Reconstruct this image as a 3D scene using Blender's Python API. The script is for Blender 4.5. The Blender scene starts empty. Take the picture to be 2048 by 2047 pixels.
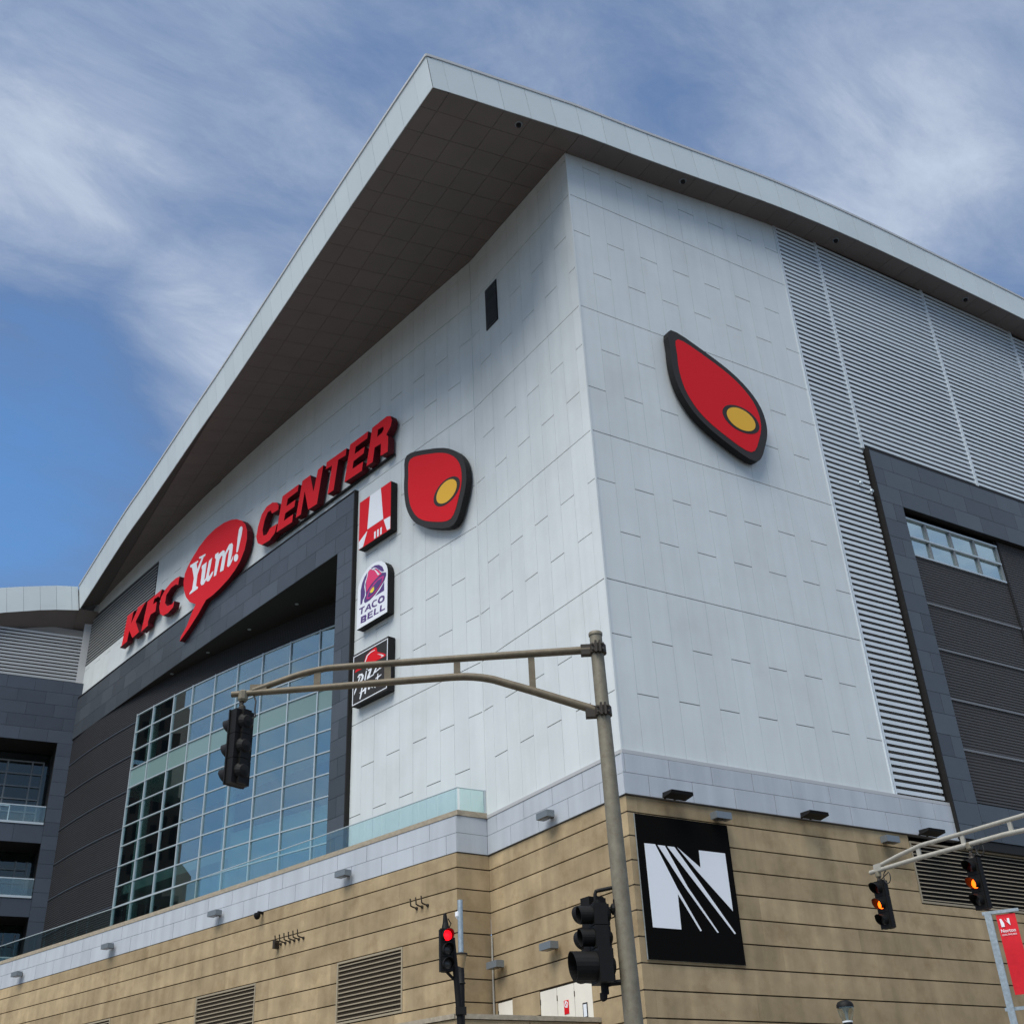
import bpy, bmesh, math, random
from mathutils import Vector, Matrix
from mathutils.geometry import tessellate_polygon
R = math.radians
rnd = random.Random(7)
SC = bpy.context.scene
COL = SC.collection

# ------------------------------------------------------------------ camera
CAMP = Vector((-21.726, -28.705, 1.7))
cd = bpy.data.cameras.new('camera')
cam = bpy.data.objects.new('camera', cd)
COL.objects.link(cam)
cr = Vector((0.85909399, -0.51003742, -0.04265374))
cu = Vector((-0.22830537, -0.45646815, 0.8599497))
cf = Vector((0.4580766, 0.72903954, 0.50859333))
cam.matrix_world = Matrix(((cr.x, cu.x, -cf.x, CAMP.x), (cr.y, cu.y, -cf.y, CAMP.y), (cr.z, cu.z, -cf.z, CAMP.z), (0, 0, 0, 1)))
cd.sensor_fit = 'HORIZONTAL'
cd.sensor_width = 36.0
cd.lens = 40.61
cd.clip_start = 0.1
cd.clip_end = 5000
SC.camera = cam

# ------------------------------------------------------------------ light
SUN_EL, SUN_AZ = 58.0, 205.0      # azimuth of the sun, counted from +X towards +Y
w = bpy.data.worlds.new('World')
SC.world = w
w.use_nodes = True
nt = w.node_tree
nt.nodes.clear()
def wn(t, **k):
    n = nt.nodes.new(t)
    for a, b in k.items(): setattr(n, a, b)
    return n
def wl(a, b): nt.links.new(a, b)
sky = wn('ShaderNodeTexSky', sky_type='NISHITA', sun_disc=False)
sky.sun_elevation = R(SUN_EL)
sky.sun_rotation = R(90 - SUN_AZ)
sky.air_density = 1.0
sky.dust_density = 0.6
sky.ozone_density = 1.6
tc = wn('ShaderNodeTexCoord')
sep = wn('ShaderNodeSeparateXYZ'); wl(tc.outputs['Generated'], sep.inputs[0])
zc = wn('ShaderNodeMath', operation='MAXIMUM'); wl(sep.outputs[2], zc.inputs[0]); zc.inputs[1].default_value = 0.0
za = wn('ShaderNodeMath', operation='ADD'); wl(zc.outputs[0], za.inputs[0]); za.inputs[1].default_value = 0.30
dv = wn('ShaderNodeVectorMath', operation='DIVIDE'); wl(tc.outputs['Generated'], dv.inputs[0])
cmb = wn('ShaderNodeCombineXYZ')
for i in range(3): wl(za.outputs[0], cmb.inputs[i])
wl(cmb.outputs[0], dv.inputs[1])
mp = wn('ShaderNodeMapping'); wl(dv.outputs[0], mp.inputs[0])
mp.inputs['Location'].default_value = (3.1, 1.7, 0.4)
mp.inputs['Rotation'].default_value = (0, 0, R(-32))
mp.inputs['Scale'].default_value = (1.0, 1.9, 1.0)
def noise(scale, detail, rough, dist):
    n = wn('ShaderNodeTexNoise'); n.inputs['Scale'].default_value = scale; n.inputs['Detail'].default_value = detail
    n.inputs['Roughness'].default_value = rough; n.inputs['Distortion'].default_value = dist
    wl(mp.outputs[0], n.inputs['Vector']); return n
n1 = noise(1.35, 10, 0.62, 0.3)
n2 = noise(5.2, 10, 0.68, 0.5)
add = wn('ShaderNodeMath', operation='MULTIPLY_ADD'); wl(n2.outputs[0], add.inputs[0]); add.inputs[1].default_value = 0.55; wl(n1.outputs[0], add.inputs[2])
# a few banks of brighter cloud and of open blue, as the sky in view has them
def blob(direction, cosw, amount, prev):
    d = wn('ShaderNodeVectorMath', operation='DOT_PRODUCT'); wl(tc.outputs['Generated'], d.inputs[0])
    d.inputs[1].default_value = Vector(direction).normalized()
    r = wn('ShaderNodeMapRange', interpolation_type='SMOOTHSTEP'); wl(d.outputs['Value'], r.inputs[0])
    r.inputs['From Min'].default_value = cosw; r.inputs['From Max'].default_value = 1.0
    r.inputs['To Min'].default_value = 0.0; r.inputs['To Max'].default_value = amount
    a = wn('ShaderNodeMath', operation='ADD'); wl(prev, a.inputs[0]); wl(r.outputs[0], a.inputs[1]); return a.outputs[0]
def pixdir(x, y): # direction of a point of the photograph
    return cr * ((x - 1024) / 2310.3) - cu * ((y - 1023.5) / 2310.3) + cf
dens = add.outputs[0]
BLOBS = [((1720, 330), .990, .16), ((420, 680), .9955, .26), ((120, 330), .993, .06), ((200, 900), .985, -.12), ((0, 800), .985, -.30),
         ((1500, 80), .985, -.14), ((430, 480), .994, -.10), ((900, 480), .99, -.05), ((2040, 520), .995, -.12), ((-40, 1050), .985, -.22)]
for (p, cw, am) in BLOBS: dens = blob(pixdir(*p), cw, am, dens)
ramp = wn('ShaderNodeValToRGB'); wl(dens, ramp.inputs[0])
ramp.color_ramp.interpolation = 'B_SPLINE'
e = ramp.color_ramp.elements
e[0].position = 0.14; e[0].color = (0, 0, 0, 1)
e[1].position = 0.84; e[1].color = (1, 1, 1, 1)
ccol = wn('ShaderNodeValToRGB'); wl(dens, ccol.inputs[0])
e = ccol.color_ramp.elements
e[0].position = 0.50; e[0].color = (0.21, 0.275, 0.43, 1)
e[1].position = 1.05 if False else 1.0; e[1].color = (0.68, 0.80, 1.0, 1)
cmul = wn('ShaderNodeVectorMath', operation='SCALE'); wl(ccol.outputs[0], cmul.inputs[0]); cmul.inputs['Scale'].default_value = 3.55
smul = wn('ShaderNodeVectorMath', operation='MULTIPLY'); wl(sky.outputs[0], smul.inputs[0]); smul.inputs[1].default_value = (0.48, 0.78, 0.98)
mix = wn('ShaderNodeMix', data_type='RGBA'); wl(ramp.outputs[0], mix.inputs[0]); wl(smul.outputs[0], mix.inputs[6]); wl(cmul.outputs[0], mix.inputs[7])
bg = wn('ShaderNodeBackground'); wl(mix.outputs[2], bg.inputs[0]); bg.inputs[1].default_value = 0.075
wo = wn('ShaderNodeOutputWorld'); wl(bg.outputs[0], wo.inputs[0])

sd = bpy.data.lights.new('sun', 'SUN')
sd.energy = 1.5
sd.angle = R(48)
sd.color = (1.0, 0.97, 0.92)
sun = bpy.data.objects.new('sun', sd)
COL.objects.link(sun)
sv = Vector((math.cos(R(SUN_AZ)) * math.cos(R(SUN_EL)), math.sin(R(SUN_AZ)) * math.cos(R(SUN_EL)), math.sin(R(SUN_EL))))
sun.rotation_euler = (-sv).to_track_quat('-Z', 'Y').to_euler()
sun.location = (0, 0, 80)
SC.view_settings.view_transform = 'Standard'
SC.view_settings.look = 'None'
SC.view_settings.exposure = 1.5
SC.view_settings.gamma = 1.0
SC.view_settings.use_curve_mapping = False
SC.cycles.max_bounces = 8
SC.cycles.transparent_max_bounces = 12
SC.cycles.sample_clamp_indirect = 6.0

# ------------------------------------------------------------------ materials
def mat(name, col, rough=0.5, metal=0.0, spec=0.5, var=0.0, noise=0.0, nscale=1.0, bump=0.0, bscale=30.0, streak=0.0, emit=None, dirt=None):
    m = bpy.data.materials.new(name); m.use_nodes = True
    t = m.node_tree; N = t.nodes; L = t.links
    b = N['Principled BSDF']
    b.inputs['Roughness'].default_value = rough; b.inputs['Metallic'].default_value = metal
    b.inputs['Specular IOR Level'].default_value = spec
    src = None
    rgb = N.new('ShaderNodeRGB'); rgb.outputs[0].default_value = (*col, 1); src = rgb.outputs[0]
    geo = N.new('ShaderNodeNewGeometry')
    def mul(a, fac_socket, lo, hi):
        mr = N.new('ShaderNodeMapRange'); L.new(fac_socket, mr.inputs[0]); mr.inputs['To Min'].default_value = lo; mr.inputs['To Max'].default_value = hi
        v = N.new('ShaderNodeVectorMath'); v.operation = 'SCALE'; L.new(a, v.inputs[0]); L.new(mr.outputs[0], v.inputs['Scale']); return v.outputs[0]
    if var:
        oi = N.new('ShaderNodeObjectInfo'); src = mul(src, oi.outputs['Random'], 1 - var, 1 + var)
    if noise:
        n = N.new('ShaderNodeTexNoise'); n.inputs['Scale'].default_value = nscale; n.inputs['Detail'].default_value = 6; n.inputs['Roughness'].default_value = 0.6
        L.new(geo.outputs['Position'], n.inputs['Vector'])
        mr = N.new('ShaderNodeMapRange'); L.new(n.outputs[0], mr.inputs[0]); mr.inputs['From Min'].default_value = .3; mr.inputs['From Max'].default_value = .7
        src = mul(src, mr.outputs[0], 1 - noise, 1 + noise)
    if streak:
        mpn = N.new('ShaderNodeMapping'); L.new(geo.outputs['Position'], mpn.inputs[0]); mpn.inputs['Scale'].default_value = (2.2, 2.2, 0.10)
        n = N.new('ShaderNodeTexNoise'); n.inputs['Scale'].default_value = 1.0; n.inputs['Detail'].default_value = 5; L.new(mpn.outputs[0], n.inputs['Vector'])
        mr = N.new('ShaderNodeMapRange'); L.new(n.outputs[0], mr.inputs[0]); mr.inputs['From Min'].default_value = .35; mr.inputs['From Max'].default_value = .7
        src = mul(src, mr.outputs[0], 1 + streak * .4, 1 - streak)
    if dirt:
        n = N.new('ShaderNodeTexNoise'); n.inputs['Scale'].default_value = dirt[1]; n.inputs['Detail'].default_value = 8; n.inputs['Roughness'].default_value = .68
        L.new(geo.outputs['Position'], n.inputs['Vector'])
        mr = N.new('ShaderNodeMapRange'); L.new(n.outputs[0], mr.inputs[0]); mr.inputs['From Min'].default_value = .5; mr.inputs['From Max'].default_value = .75; mr.inputs['To Max'].default_value = dirt[2]
        mx = N.new('ShaderNodeMix'); mx.data_type = 'RGBA'; L.new(mr.outputs[0], mx.inputs[0]); L.new(src, mx.inputs[6]); mx.inputs[7].default_value = (*dirt[0], 1); src = mx.outputs[2]
    L.new(src, b.inputs['Base Color'])
    if bump:
        n = N.new('ShaderNodeTexNoise'); n.inputs['Scale'].default_value = bscale; n.inputs['Detail'].default_value = 4; L.new(geo.outputs['Position'], n.inputs['Vector'])
        bp = N.new('ShaderNodeBump'); bp.inputs['Strength'].default_value = bump; bp.inputs['Distance'].default_value = 0.02; L.new(n.outputs[0], bp.inputs['Height']); L.new(bp.outputs[0], b.inputs['Normal'])
    if emit:
        b.inputs['Emission Color'].default_value = (*emit[0], 1); b.inputs['Emission Strength'].default_value = emit[1]
    return m

M = {}
M['metal'] = mat('white_metal', (.625, .66, .65), .42, .0, .5, var=.016, streak=.045, noise=.035, nscale=.5, dirt=((.40, .39, .34), .30, .22), bump=.10, bscale=1.3)
M['metal_edge'] = mat('metal_backing', (.13, .13, .13), .8)
M['parapet'] = mat('parapet_metal', (.445, .475, .505), .4, 0, .5, var=.035, streak=.10, noise=.05, nscale=.8)
M['fascia'] = mat('fascia_metal', (.575, .63, .63), .38, .0, .5, var=.03, noise=.03, nscale=.6)
M['coping'] = mat('coping_metal', (.50, .50, .49), .45, .2, .5)
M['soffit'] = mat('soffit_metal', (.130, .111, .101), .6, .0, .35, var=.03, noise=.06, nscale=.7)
M['joint'] = mat('joint_backing', (.07, .063, .058), .9)  # dark backing sheet that shows in the soffit panel joints
M['louver'] = mat('louver_metal', (.60, .655, .685), .42, .0, .5, var=.03, streak=.05)
M['louver_back'] = mat('louver_backing', (.25, .235, .215), .8)
M['black'] = mat('black_void', (.006, .006, .007), .9)
M['dark'] = mat('dark_panel_metal', (.072, .083, .093), .36, .25, .5, var=.20, noise=.06, nscale=1.2)
M['dark_trim'] = mat('dark_trim', (.016, .0145, .013), .6, 0, .25)
M['slat_grey'] = mat('slat_grey', (.30, .31, .305), .5)
M['dark_wing'] = mat('dark_wing_panel', (.062, .074, .092), .36, .25, .5, var=.16, noise=.05, nscale=1.2)
def stone_mat(name, col):
    m = mat(name, col, .85, 0, .12, var=.14, noise=.22, nscale=.75, streak=.14, bump=.35, bscale=45, dirt=((col[0] * .60, col[1] * .54, col[2] * .47), 1.0, .7))
    return m
M['stone'] = stone_mat('stone', (.362, .275, .162))
M['stone_joint'] = mat('stone_joint', (.05, .035, .02), .95)
M['coping_stone'] = mat('coping_stone', (.33, .285, .215), .85, 0, .2, noise=.2, nscale=6, bump=.4, bscale=30)
M['mullion'] = mat('mullion_metal', (.50, .56, .58), .4, .4)
M['red'] = mat('sign_red', (.66, .010, .016), .5, 0, .15)
M['red_side'] = mat('sign_return', (.075, .005, .010), .6, 0, .2)
M['white'] = mat('sign_white', (.80, .82, .84), .4)
M['sign_black'] = mat('sign_black', (.010, .0095, .009), .6, 0, .25)
M['sign_char'] = mat('sign_charcoal', (.030, .027, .025), .6, 0, .25)
M['nblack'] = mat('panel_black', (.0035, .0032, .0028), .8, 0, .06)
M['amber_face'] = mat('sign_amber', (.78, .42, .015), .4)
M['purple'] = mat('sign_purple', (.085, .035, .17), .4)
M['pink'] = mat('sign_pink', (.74, .035, .14), .4)
M['magenta'] = mat('sign_magenta', (.50, .03, .20), .4)
M['yellow'] = mat('sign_yellow', (.85, .68, .03), .4)
M['pole'] = mat('weathered_pole', (.20, .178, .128), .55, .15, .4, noise=.16, nscale=9, dirt=((.12, .07, .04), 14, .5), streak=.18)
M['arm'] = mat('weathered_arm', (.145, .118, .076), .55, .15, .4, noise=.18, nscale=8, dirt=((.10, .055, .03), 20, .6))
M['arm_pale'] = mat('pale_arm', (.36, .34, .29), .5, .1, .4, noise=.12, nscale=10)
M['galv'] = mat('galvanised_steel', (.36, .41, .43), .42, .55, .5, noise=.2, nscale=14)
M['bracket'] = mat('bracket_iron', (.032, .024, .016), .6, .2)
M['sig'] = mat('signal_black', (.0065, .006, .0055), .6, 0, .22, noise=.2, nscale=20)
M['sig_worn'] = mat('visor_worn', (.05, .05, .055), .6)
M['lens_off'] = mat('lens_dark', (.05, .045, .04), .25)
M['lens_dred'] = mat('lens_dark_red', (.07, .006, .006), .25)
M['lens_red'] = mat('lens_red_lit', (.5, .01, .01), .3, emit=((1, .002, .006), 1.5))
M['lens_amber'] = mat('lens_amber_lit', (.5, .2, .02), .3, emit=((1, .105, .004), 1.5))
M['cable'] = mat('cable_black', (.02, .018, .016), .6)
M['box_grey'] = mat('fixture_grey', (.20, .225, .24), .45, .4)
M['door'] = mat('door_paint', (.78, .73, .62), .5, noise=.04, nscale=3)
M['banner'] = mat('banner_red', (.62, .012, .022), .7, 0, .3, noise=.08, nscale=8)
M['asphalt'] = mat('asphalt', (.055, .055, .055), .9, noise=.2, nscale=2, bump=.5, bscale=60)
M['concrete'] = mat('pavement_concrete', (.23, .215, .195), .85, noise=.12, nscale=1.5, bump=.3, bscale=25)
M['tower'] = mat('tower_stone', (.060, .037, .026), .8, noise=.1, nscale=.3)
M['tower_win'] = mat('tower_window', (.012, .011, .011), .6, 0, .2)
M['paint'] = mat('road_paint', (.75, .74, .70), .7)
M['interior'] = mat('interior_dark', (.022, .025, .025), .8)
M['int_slab'] = mat('interior_slab', (.82, .88, .85), .6)
M['int_col'] = mat('interior_column', (.84, .88, .85), .6)
M['spandrel'] = mat('spandrel_back', (.52, .70, .66), .5)
M['tan'] = mat('tan_cap', (.34, .23, .11), .6, noise=.15, nscale=10)
M['ribbed'] = None

def ribbed(name, col, period, strength, rough=.5):
    m = mat(name, col, rough, .15, .4, noise=.05, nscale=.8)
    t = m.node_tree; N = t.nodes; L = t.links
    g = N.new('ShaderNodeNewGeometry'); wv = N.new('ShaderNodeTexWave'); wv.bands_direction = 'Z'; wv.wave_profile = 'SIN'
    wv.inputs['Scale'].default_value = 2 * math.pi / 20.0 / period * 1.0
    L.new(g.outputs['Position'], wv.inputs['Vector'])
    bp = N.new('ShaderNodeBump'); bp.inputs['Strength'].default_value = strength; bp.inputs['Distance'].default_value = .04
    L.new(wv.outputs['Fac'], bp.inputs['Height']); L.new(bp.outputs[0], N['Principled BSDF'].inputs['Normal'])
    return m
M['ribbed'] = ribbed('ribbed_siding', (.022, .021, .0215), .13, .6)
M['ribbed2'] = ribbed('ribbed_siding_grey', (.050, .046, .043), .13, .9)

def glass(name, tint, refl, rough=.01, trans=1.0):
    m = bpy.data.materials.new(name); m.use_nodes = True
    t = m.node_tree; N = t.nodes; L = t.links; N.clear()
    o = N.new('ShaderNodeOutputMaterial'); tr = N.new('ShaderNodeBsdfTransparent'); tr.inputs[0].default_value = (*tint, 1)
    gl = N.new('ShaderNodeBsdfGlossy'); gl.inputs['Color'].default_value = (.80, .95, .96, 1); gl.inputs['Roughness'].default_value = rough
    fr = N.new('ShaderNodeFresnel'); gg = N.new('ShaderNodeNewGeometry'); ir = N.new('ShaderNodeMapRange')
    ir.inputs['To Min'].default_value = 1.5; ir.inputs['To Max'].default_value = 1 / 1.5; L.new(gg.outputs['Backfacing'], ir.inputs[0]); L.new(ir.outputs[0], fr.inputs[0])
    mr = N.new('ShaderNodeMapRange'); L.new(fr.outputs[0], mr.inputs[0]); mr.inputs['To Min'].default_value = refl; mr.inputs['To Max'].default_value = 1.0
    mx = N.new('ShaderNodeMixShader'); L.new(mr.outputs[0], mx.inputs[0]); L.new(tr.outputs[0], mx.inputs[1]); L.new(gl.outputs[0], mx.inputs[2]); L.new(mx.outputs[0], o.inputs[0])
    return m
M['glass'] = glass('tinted_glass', (.56, .69, .68), .30)
M['glass_clear'] = glass('balustrade_glass', (.86, .945, .93), .05)
M['glass_bay'] = glass('bay_glass', (.5, .6, .6), .55)
M['glass_spandrel'] = mat('spandrel_glass', (.17, .26, .25), .05, 0, .6, var=.05)
M['trim_grey'] = mat('trim_grey', (.16, .165, .17), .5)
M['wing_mullion'] = mat('wing_mullion', (.20, .215, .22), .5, .3)
M['glass_dark'] = glass('balcony_glass', (.42, .46, .48), .02)
M['lampglass'] = glass('lamp_glass', (.8, .8, .75), .08)

# ------------------------------------------------------------------ mesh helpers
class MB:
    def __init__(s): s.v = []; s.f = []; s.mi = []
    def add(s, vs, fs, mi=0):
        o = len(s.v); s.v += [tuple(v) for v in vs]
        for f in fs: s.f.append([o + i for i in f]); s.mi.append(mi)
        return s
    def hexa(s, a, b, mi=0):   # two quads (4 points each), joined
        return s.add(list(a) + list(b), [(0, 1, 2, 3), (7, 6, 5, 4), (0, 4, 5, 1), (1, 5, 6, 2), (2, 6, 7, 3), (3, 7, 4, 0)], mi)
    def box(s, x0, x1, y0, y1, z0, z1, mi=0):
        return s.hexa([(x0, y0, z0), (x1, y0, z0), (x1, y1, z0), (x0, y1, z0)], [(x0, y0, z1), (x1, y0, z1), (x1, y1, z1), (x0, y1, z1)], mi)
    def obox(s, c, u, v, n, hu, hv, hn, mi=0):
        c = Vector(c); u = Vector(u).normalized() * hu; v = Vector(v).normalized() * hv; n = Vector(n).normalized() * hn
        q = [c - u - v, c + u - v, c + u + v, c - u + v]
        return s.hexa([p - n for p in q], [p + n for p in q], mi)
    def tube(s, pts, rad, seg=12, mi=0, caps=True):
        pts = [Vector(p) for p in pts]; n = len(pts)
        rads = rad if isinstance(rad, (list, tuple)) else [rad] * n
        rings = []; up = None
        for i, p in enumerate(pts):
            t = (pts[min(i + 1, n - 1)] - pts[max(i - 1, 0)]).normalized()
            if up is None: up = Vector((0, 0, 1)) if abs(t.z) < .9 else Vector((1, 0, 0))
            a = t.cross(up).normalized(); b = a.cross(t).normalized(); up = b
            rings.append([p + (a * math.cos(2 * math.pi * k / seg) + b * math.sin(2 * math.pi * k / seg)) * rads[i] for k in range(seg)])
        fs = []
        for i in range(n - 1):
            for k in range(seg): fs.append((i * seg + k, i * seg + (k + 1) % seg, (i + 1) * seg + (k + 1) % seg, (i + 1) * seg + k))
        if caps: fs.append(tuple(range(seg))[::-1]); fs.append(tuple((n - 1) * seg + k for k in range(seg)))
        return s.add([q for r_ in rings for q in r_], fs, mi)
    def lathe(s, c, axis, prof, seg=20, mi=0):     # prof: (distance along axis, radius)
        c = Vector(c); ax = Vector(axis).normalized()
        return s.tube([c + ax * d for d, _ in prof], [max(r_, 1e-4) for _, r_ in prof], seg, mi)
    def prism(s, poly, O, u, v, n, d0, d1, holes=(), mi=0, side=1):
        O = Vector(O); u = Vector(u); v = Vector(v); n = Vector(n)
        loops = [list(poly)] + [list(h) for h in holes]
        flat = [p for l in loops for p in l]
        tris = tessellate_polygon([[Vector((p[0], p[1], 0)) for p in l] for l in loops])
        k = len(flat)
        P = lambda p, d: O + u * p[0] + v * p[1] + n * d
        vs = [P(p, d0) for p in flat] + [P(p, d1) for p in flat]
        o = len(s.v); s.v += [tuple(q) for q in vs]
        for t in tris:
            s.f.append([o + k + i for i in t]); s.mi.append(mi)
            s.f.append([o + i for i in reversed(t)]); s.mi.append(side)
        st = 0
        for l in loops:
            m_ = len(l)
            for i in range(m_):
                a, b = st + i, st + (i + 1) % m_
                s.f.append([o + a, o + b, o + k + b, o + k + a]); s.mi.append(side)
            st += m_
        return s
    def mesh(s, name, mats, smooth=False):
        me = bpy.data.meshes.new(name)
        me.from_pydata(s.v, [], s.f); me.validate()
        for m in (mats if isinstance(mats, (list, tuple)) else [mats]): me.materials.append(m)
        if len(me.materials) > 1 and len(me.polygons) == len(s.mi): me.polygons.foreach_set('material_index', s.mi)
        bm = bmesh.new(); bm.from_mesh(me); bmesh.ops.recalc_face_normals(bm, faces=bm.faces)
        if smooth:
            for e_ in bm.edges:
                e_.smooth = len(e_.link_faces) == 2 and e_.calc_face_angle(0) < R(40)
            for f_ in bm.faces: f_.smooth = True
        bm.to_mesh(me); bm.free()
        return me
    def build(s, name, mats, parent=None, smooth=False, loc=None):
        o = bpy.data.objects.new(name, s.mesh(name, mats, smooth)); COL.objects.link(o)
        if parent is not None: o.parent = parent
        if loc is not None: o.location = loc
        return o
def tag(o, label=None, cat=None, group=None, kind=None):
    if label: o['label'] = label
    if cat: o['category'] = cat
    if group: o['group'] = group
    if kind: o['kind'] = kind
    return o
def thing(name, loc, label, cat, group=None, rz=0):
    o = bpy.data.objects.new(name, None); COL.objects.link(o); o.location = loc; o.rotation_euler = (0, 0, rz)
    return tag(o, label, cat, group)
def copy_tree(o, loc, rz, label, group=None):
    def cp(q, parent):
        c = q.copy(); COL.objects.link(c); c.parent = parent
        for ch in q.children: cp(ch, c)
        return c
    c = cp(o, None); c.location = loc; c.rotation_euler = (0, 0, rz); c['label'] = label
    if group: c['group'] = group
    return c
def lerp(a, b, t): return a + (b - a) * t
def interp(x, xs, ys):
    if x <= xs[0]: return ys[0]
    for i in range(len(xs) - 1):
        if x <= xs[i + 1]: return lerp(ys[i], ys[i + 1], (x - xs[i]) / (xs[i + 1] - xs[i]))
    return ys[-1]
def smooth_interp(x, xs, ys):           # monotone-ish cubic through the points
    n = len(xs)
    if x <= xs[0]: return ys[0]
    if x >= xs[-1]: return ys[-1]
    i = max(j for j in range(n - 1) if xs[j] <= x)
    def sl(j):
        if j == 0: return (ys[1] - ys[0]) / (xs[1] - xs[0])
        if j == n - 1: return (ys[-1] - ys[-2]) / (xs[-1] - xs[-2])
        return (ys[j + 1] - ys[j - 1]) / (xs[j + 1] - xs[j - 1])
    h = xs[i + 1] - xs[i]; t = (x - xs[i]) / h
    return (2*t**3-3*t**2+1)*ys[i] + (t**3-2*t**2+t)*h*sl(i) + (-2*t**3+3*t**2)*ys[i+1] + (t**3-t**2)*h*sl(i+1)
Z0 = 12.387
M['slat_wing'] = mat('wing_slat', (.36, .38, .39), .5, var=.08)
def Zr(z): return z + Z0
# ------------------------------------------------------------------ setting: ground, road, pavement
tag(MB().box(-1500, 1500, -1500, 1500, -.6, -.02).build('ground', M['asphalt']), kind='structure')
tag(MB().box(-400, 400, -36, -19.0, -.016, -.012).build('road', M['asphalt']), kind='structure')
g = MB()
g.box(-8, 60, -18.8, 0.5, -.01, .13); g.box(-60, -8, -18.8, 60, -.01, .13)
tag(g.build('pavement', M['concrete']), kind='structure')
g = MB(); g.box(-60, 60, -19.0, -18.8, -.01, .125); tag(g.build('kerb', M['concrete']), kind='structure')
g = MB()
for i in range(-12, 13): g.box(i * 6.0, i * 6.0 + 3.0, -27.6, -27.45, -.010, -.006)
tag(g.build('lane_marking', M['paint']), kind='structure')

# ------------------------------------------------------------------ shape of the building
def WX(y):
    if y < 8.2: return -.0363 * y
    t = y - 8.2; return -.2977 - .20 * t + .0005 * t * t
def WS(y): return -.0363 if y < 8.2 else -.20 + .001 * (y - 8.2)
def curve_pt(fx, fs, y, off, z):
    s = fs(y); k = math.hypot(1, s)
    return (fx(y) - off / k, y + s * off / k, Zr(z))
def PW(y, off, z): return curve_pt(WX, WS, y, off, z)
def SX(y): t = y - 8.1; return -1.66 - .255 * t - .0006 * t * t
def SS(y): return -.255 - .0012 * (y - 8.1)
def PS(y, off, z): return curve_pt(SX, SS, y, off, z)
GY = [18.2, 20.1, 22.2, 24.26, 26.33, 28.43, 30.42, 32.37, 34.43, 36.27, 38.43, 40.31, 43.5, 47.0, 50.3]
GXv = [1.85, 1.0, .05, -.83, -1.66, -2.43, -3.12, -3.89, -4.46, -5.12, -5.64, -6.10, -6.75, -7.15, -7.45]
def GX(y):
    if y <= 40.31: return .0052191 * (y - 30) ** 2 - .35459 * (y - 30) - 3.0267
    return smooth_interp(y, [40.31, 43.5, 47.0, 50.3], [-6.126, -6.85, -7.5, -7.95])
def GS(y): return (GX(y + .05) - GX(y - .05)) / .1
def PG(y, off, z): return curve_pt(GX, GS, y, off, z)
ZRX = [-7.19, -6.43, -5.13, -3.8, -2.5, -1.2, .12, 3, 6, 9, 11.6, 14.1, 16.7, 19.3, 24.3, 29.9, 36, 42]
ZRZ = [27.49, 27.64, 27.86, 28.07, 28.29, 28.50, 28.72, 29.0, 29.34, 29.72, 30.01, 30.18, 30.27, 30.30, 30.25, 30.13, 29.85, 29.5]
def zR(x): return smooth_interp(x, ZRX, ZRZ)
def zW(y): return smooth_interp(y, [-1.2, 0, 8, 16, 28, 35, 40, 47, 50, 54], [28.74, 28.74, 28.85, 28.65, 28.5, 28.15, 27.75, 27.2, 26.9, 26.4])
XFY = [-1.2, 1.2, 3.91, 6.76, 10.66, 13.55, 18.64, 22.5, 26.27, 31.14, 35.9, 38.66, 42.77, 46.26, 49.87, 54]
XFX = [-7.19, -7.26, -7.32, -7.38, -7.45, -7.51, -7.64, -7.77, -7.95, -8.16, -8.38, -8.55, -8.72, -8.86, -9.0, -9.16]
XFZ = [27.49, 27.55, 27.61, 27.68, 27.74, 27.74, 27.70, 27.62, 27.51, 27.34, 27.16, 27.05, 26.81, 26.56, 26.31, 26.0]
def xf(y): return smooth_interp(y, XFY, XFX)
def zf(y): return smooth_interp(y, XFY, XFZ)
def soff(x, y):
    if x >= 0 and y <= 0: return zR(x)
    xw = WX(max(y, 0)); t = min(1, max(0, (x - xf(y)) / (xw - xf(y))))
    return lerp(zf(y), zW(y), t)

arena = thing('arena', (0, 0, 0), 'huge white metal arena with sharp overhanging roof corner above a tan stone base', 'arena')
def part(name, mb, m, parent=arena, smooth=False): return mb.build(name, m, parent, smooth)

def patch(P, y0, y1, z0, z1, d, off, mb=None, n=1, zfun0=None, zfun1=None):
    mb = mb or MB()
    for i in range(n):
        a, b = lerp(y0, y1, i / n), lerp(y0, y1, (i + 1) / n)
        za0 = zfun0(a) if zfun0 else z0; za1 = zfun1(a) if zfun1 else z1
        zb0 = zfun0(b) if zfun0 else z0; zb1 = zfun1(b) if zfun1 else z1
        mb.hexa([P(a, off, za0), P(b, off, zb0), P(b, off, zb1), P(a, off, za1)],
                [P(a, off - d, za0), P(b, off - d, zb0), P(b, off - d, zb1), P(a, off - d, za1)])
    return mb
def PR(x, off, z): return (x, -off, Zr(z))

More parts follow.
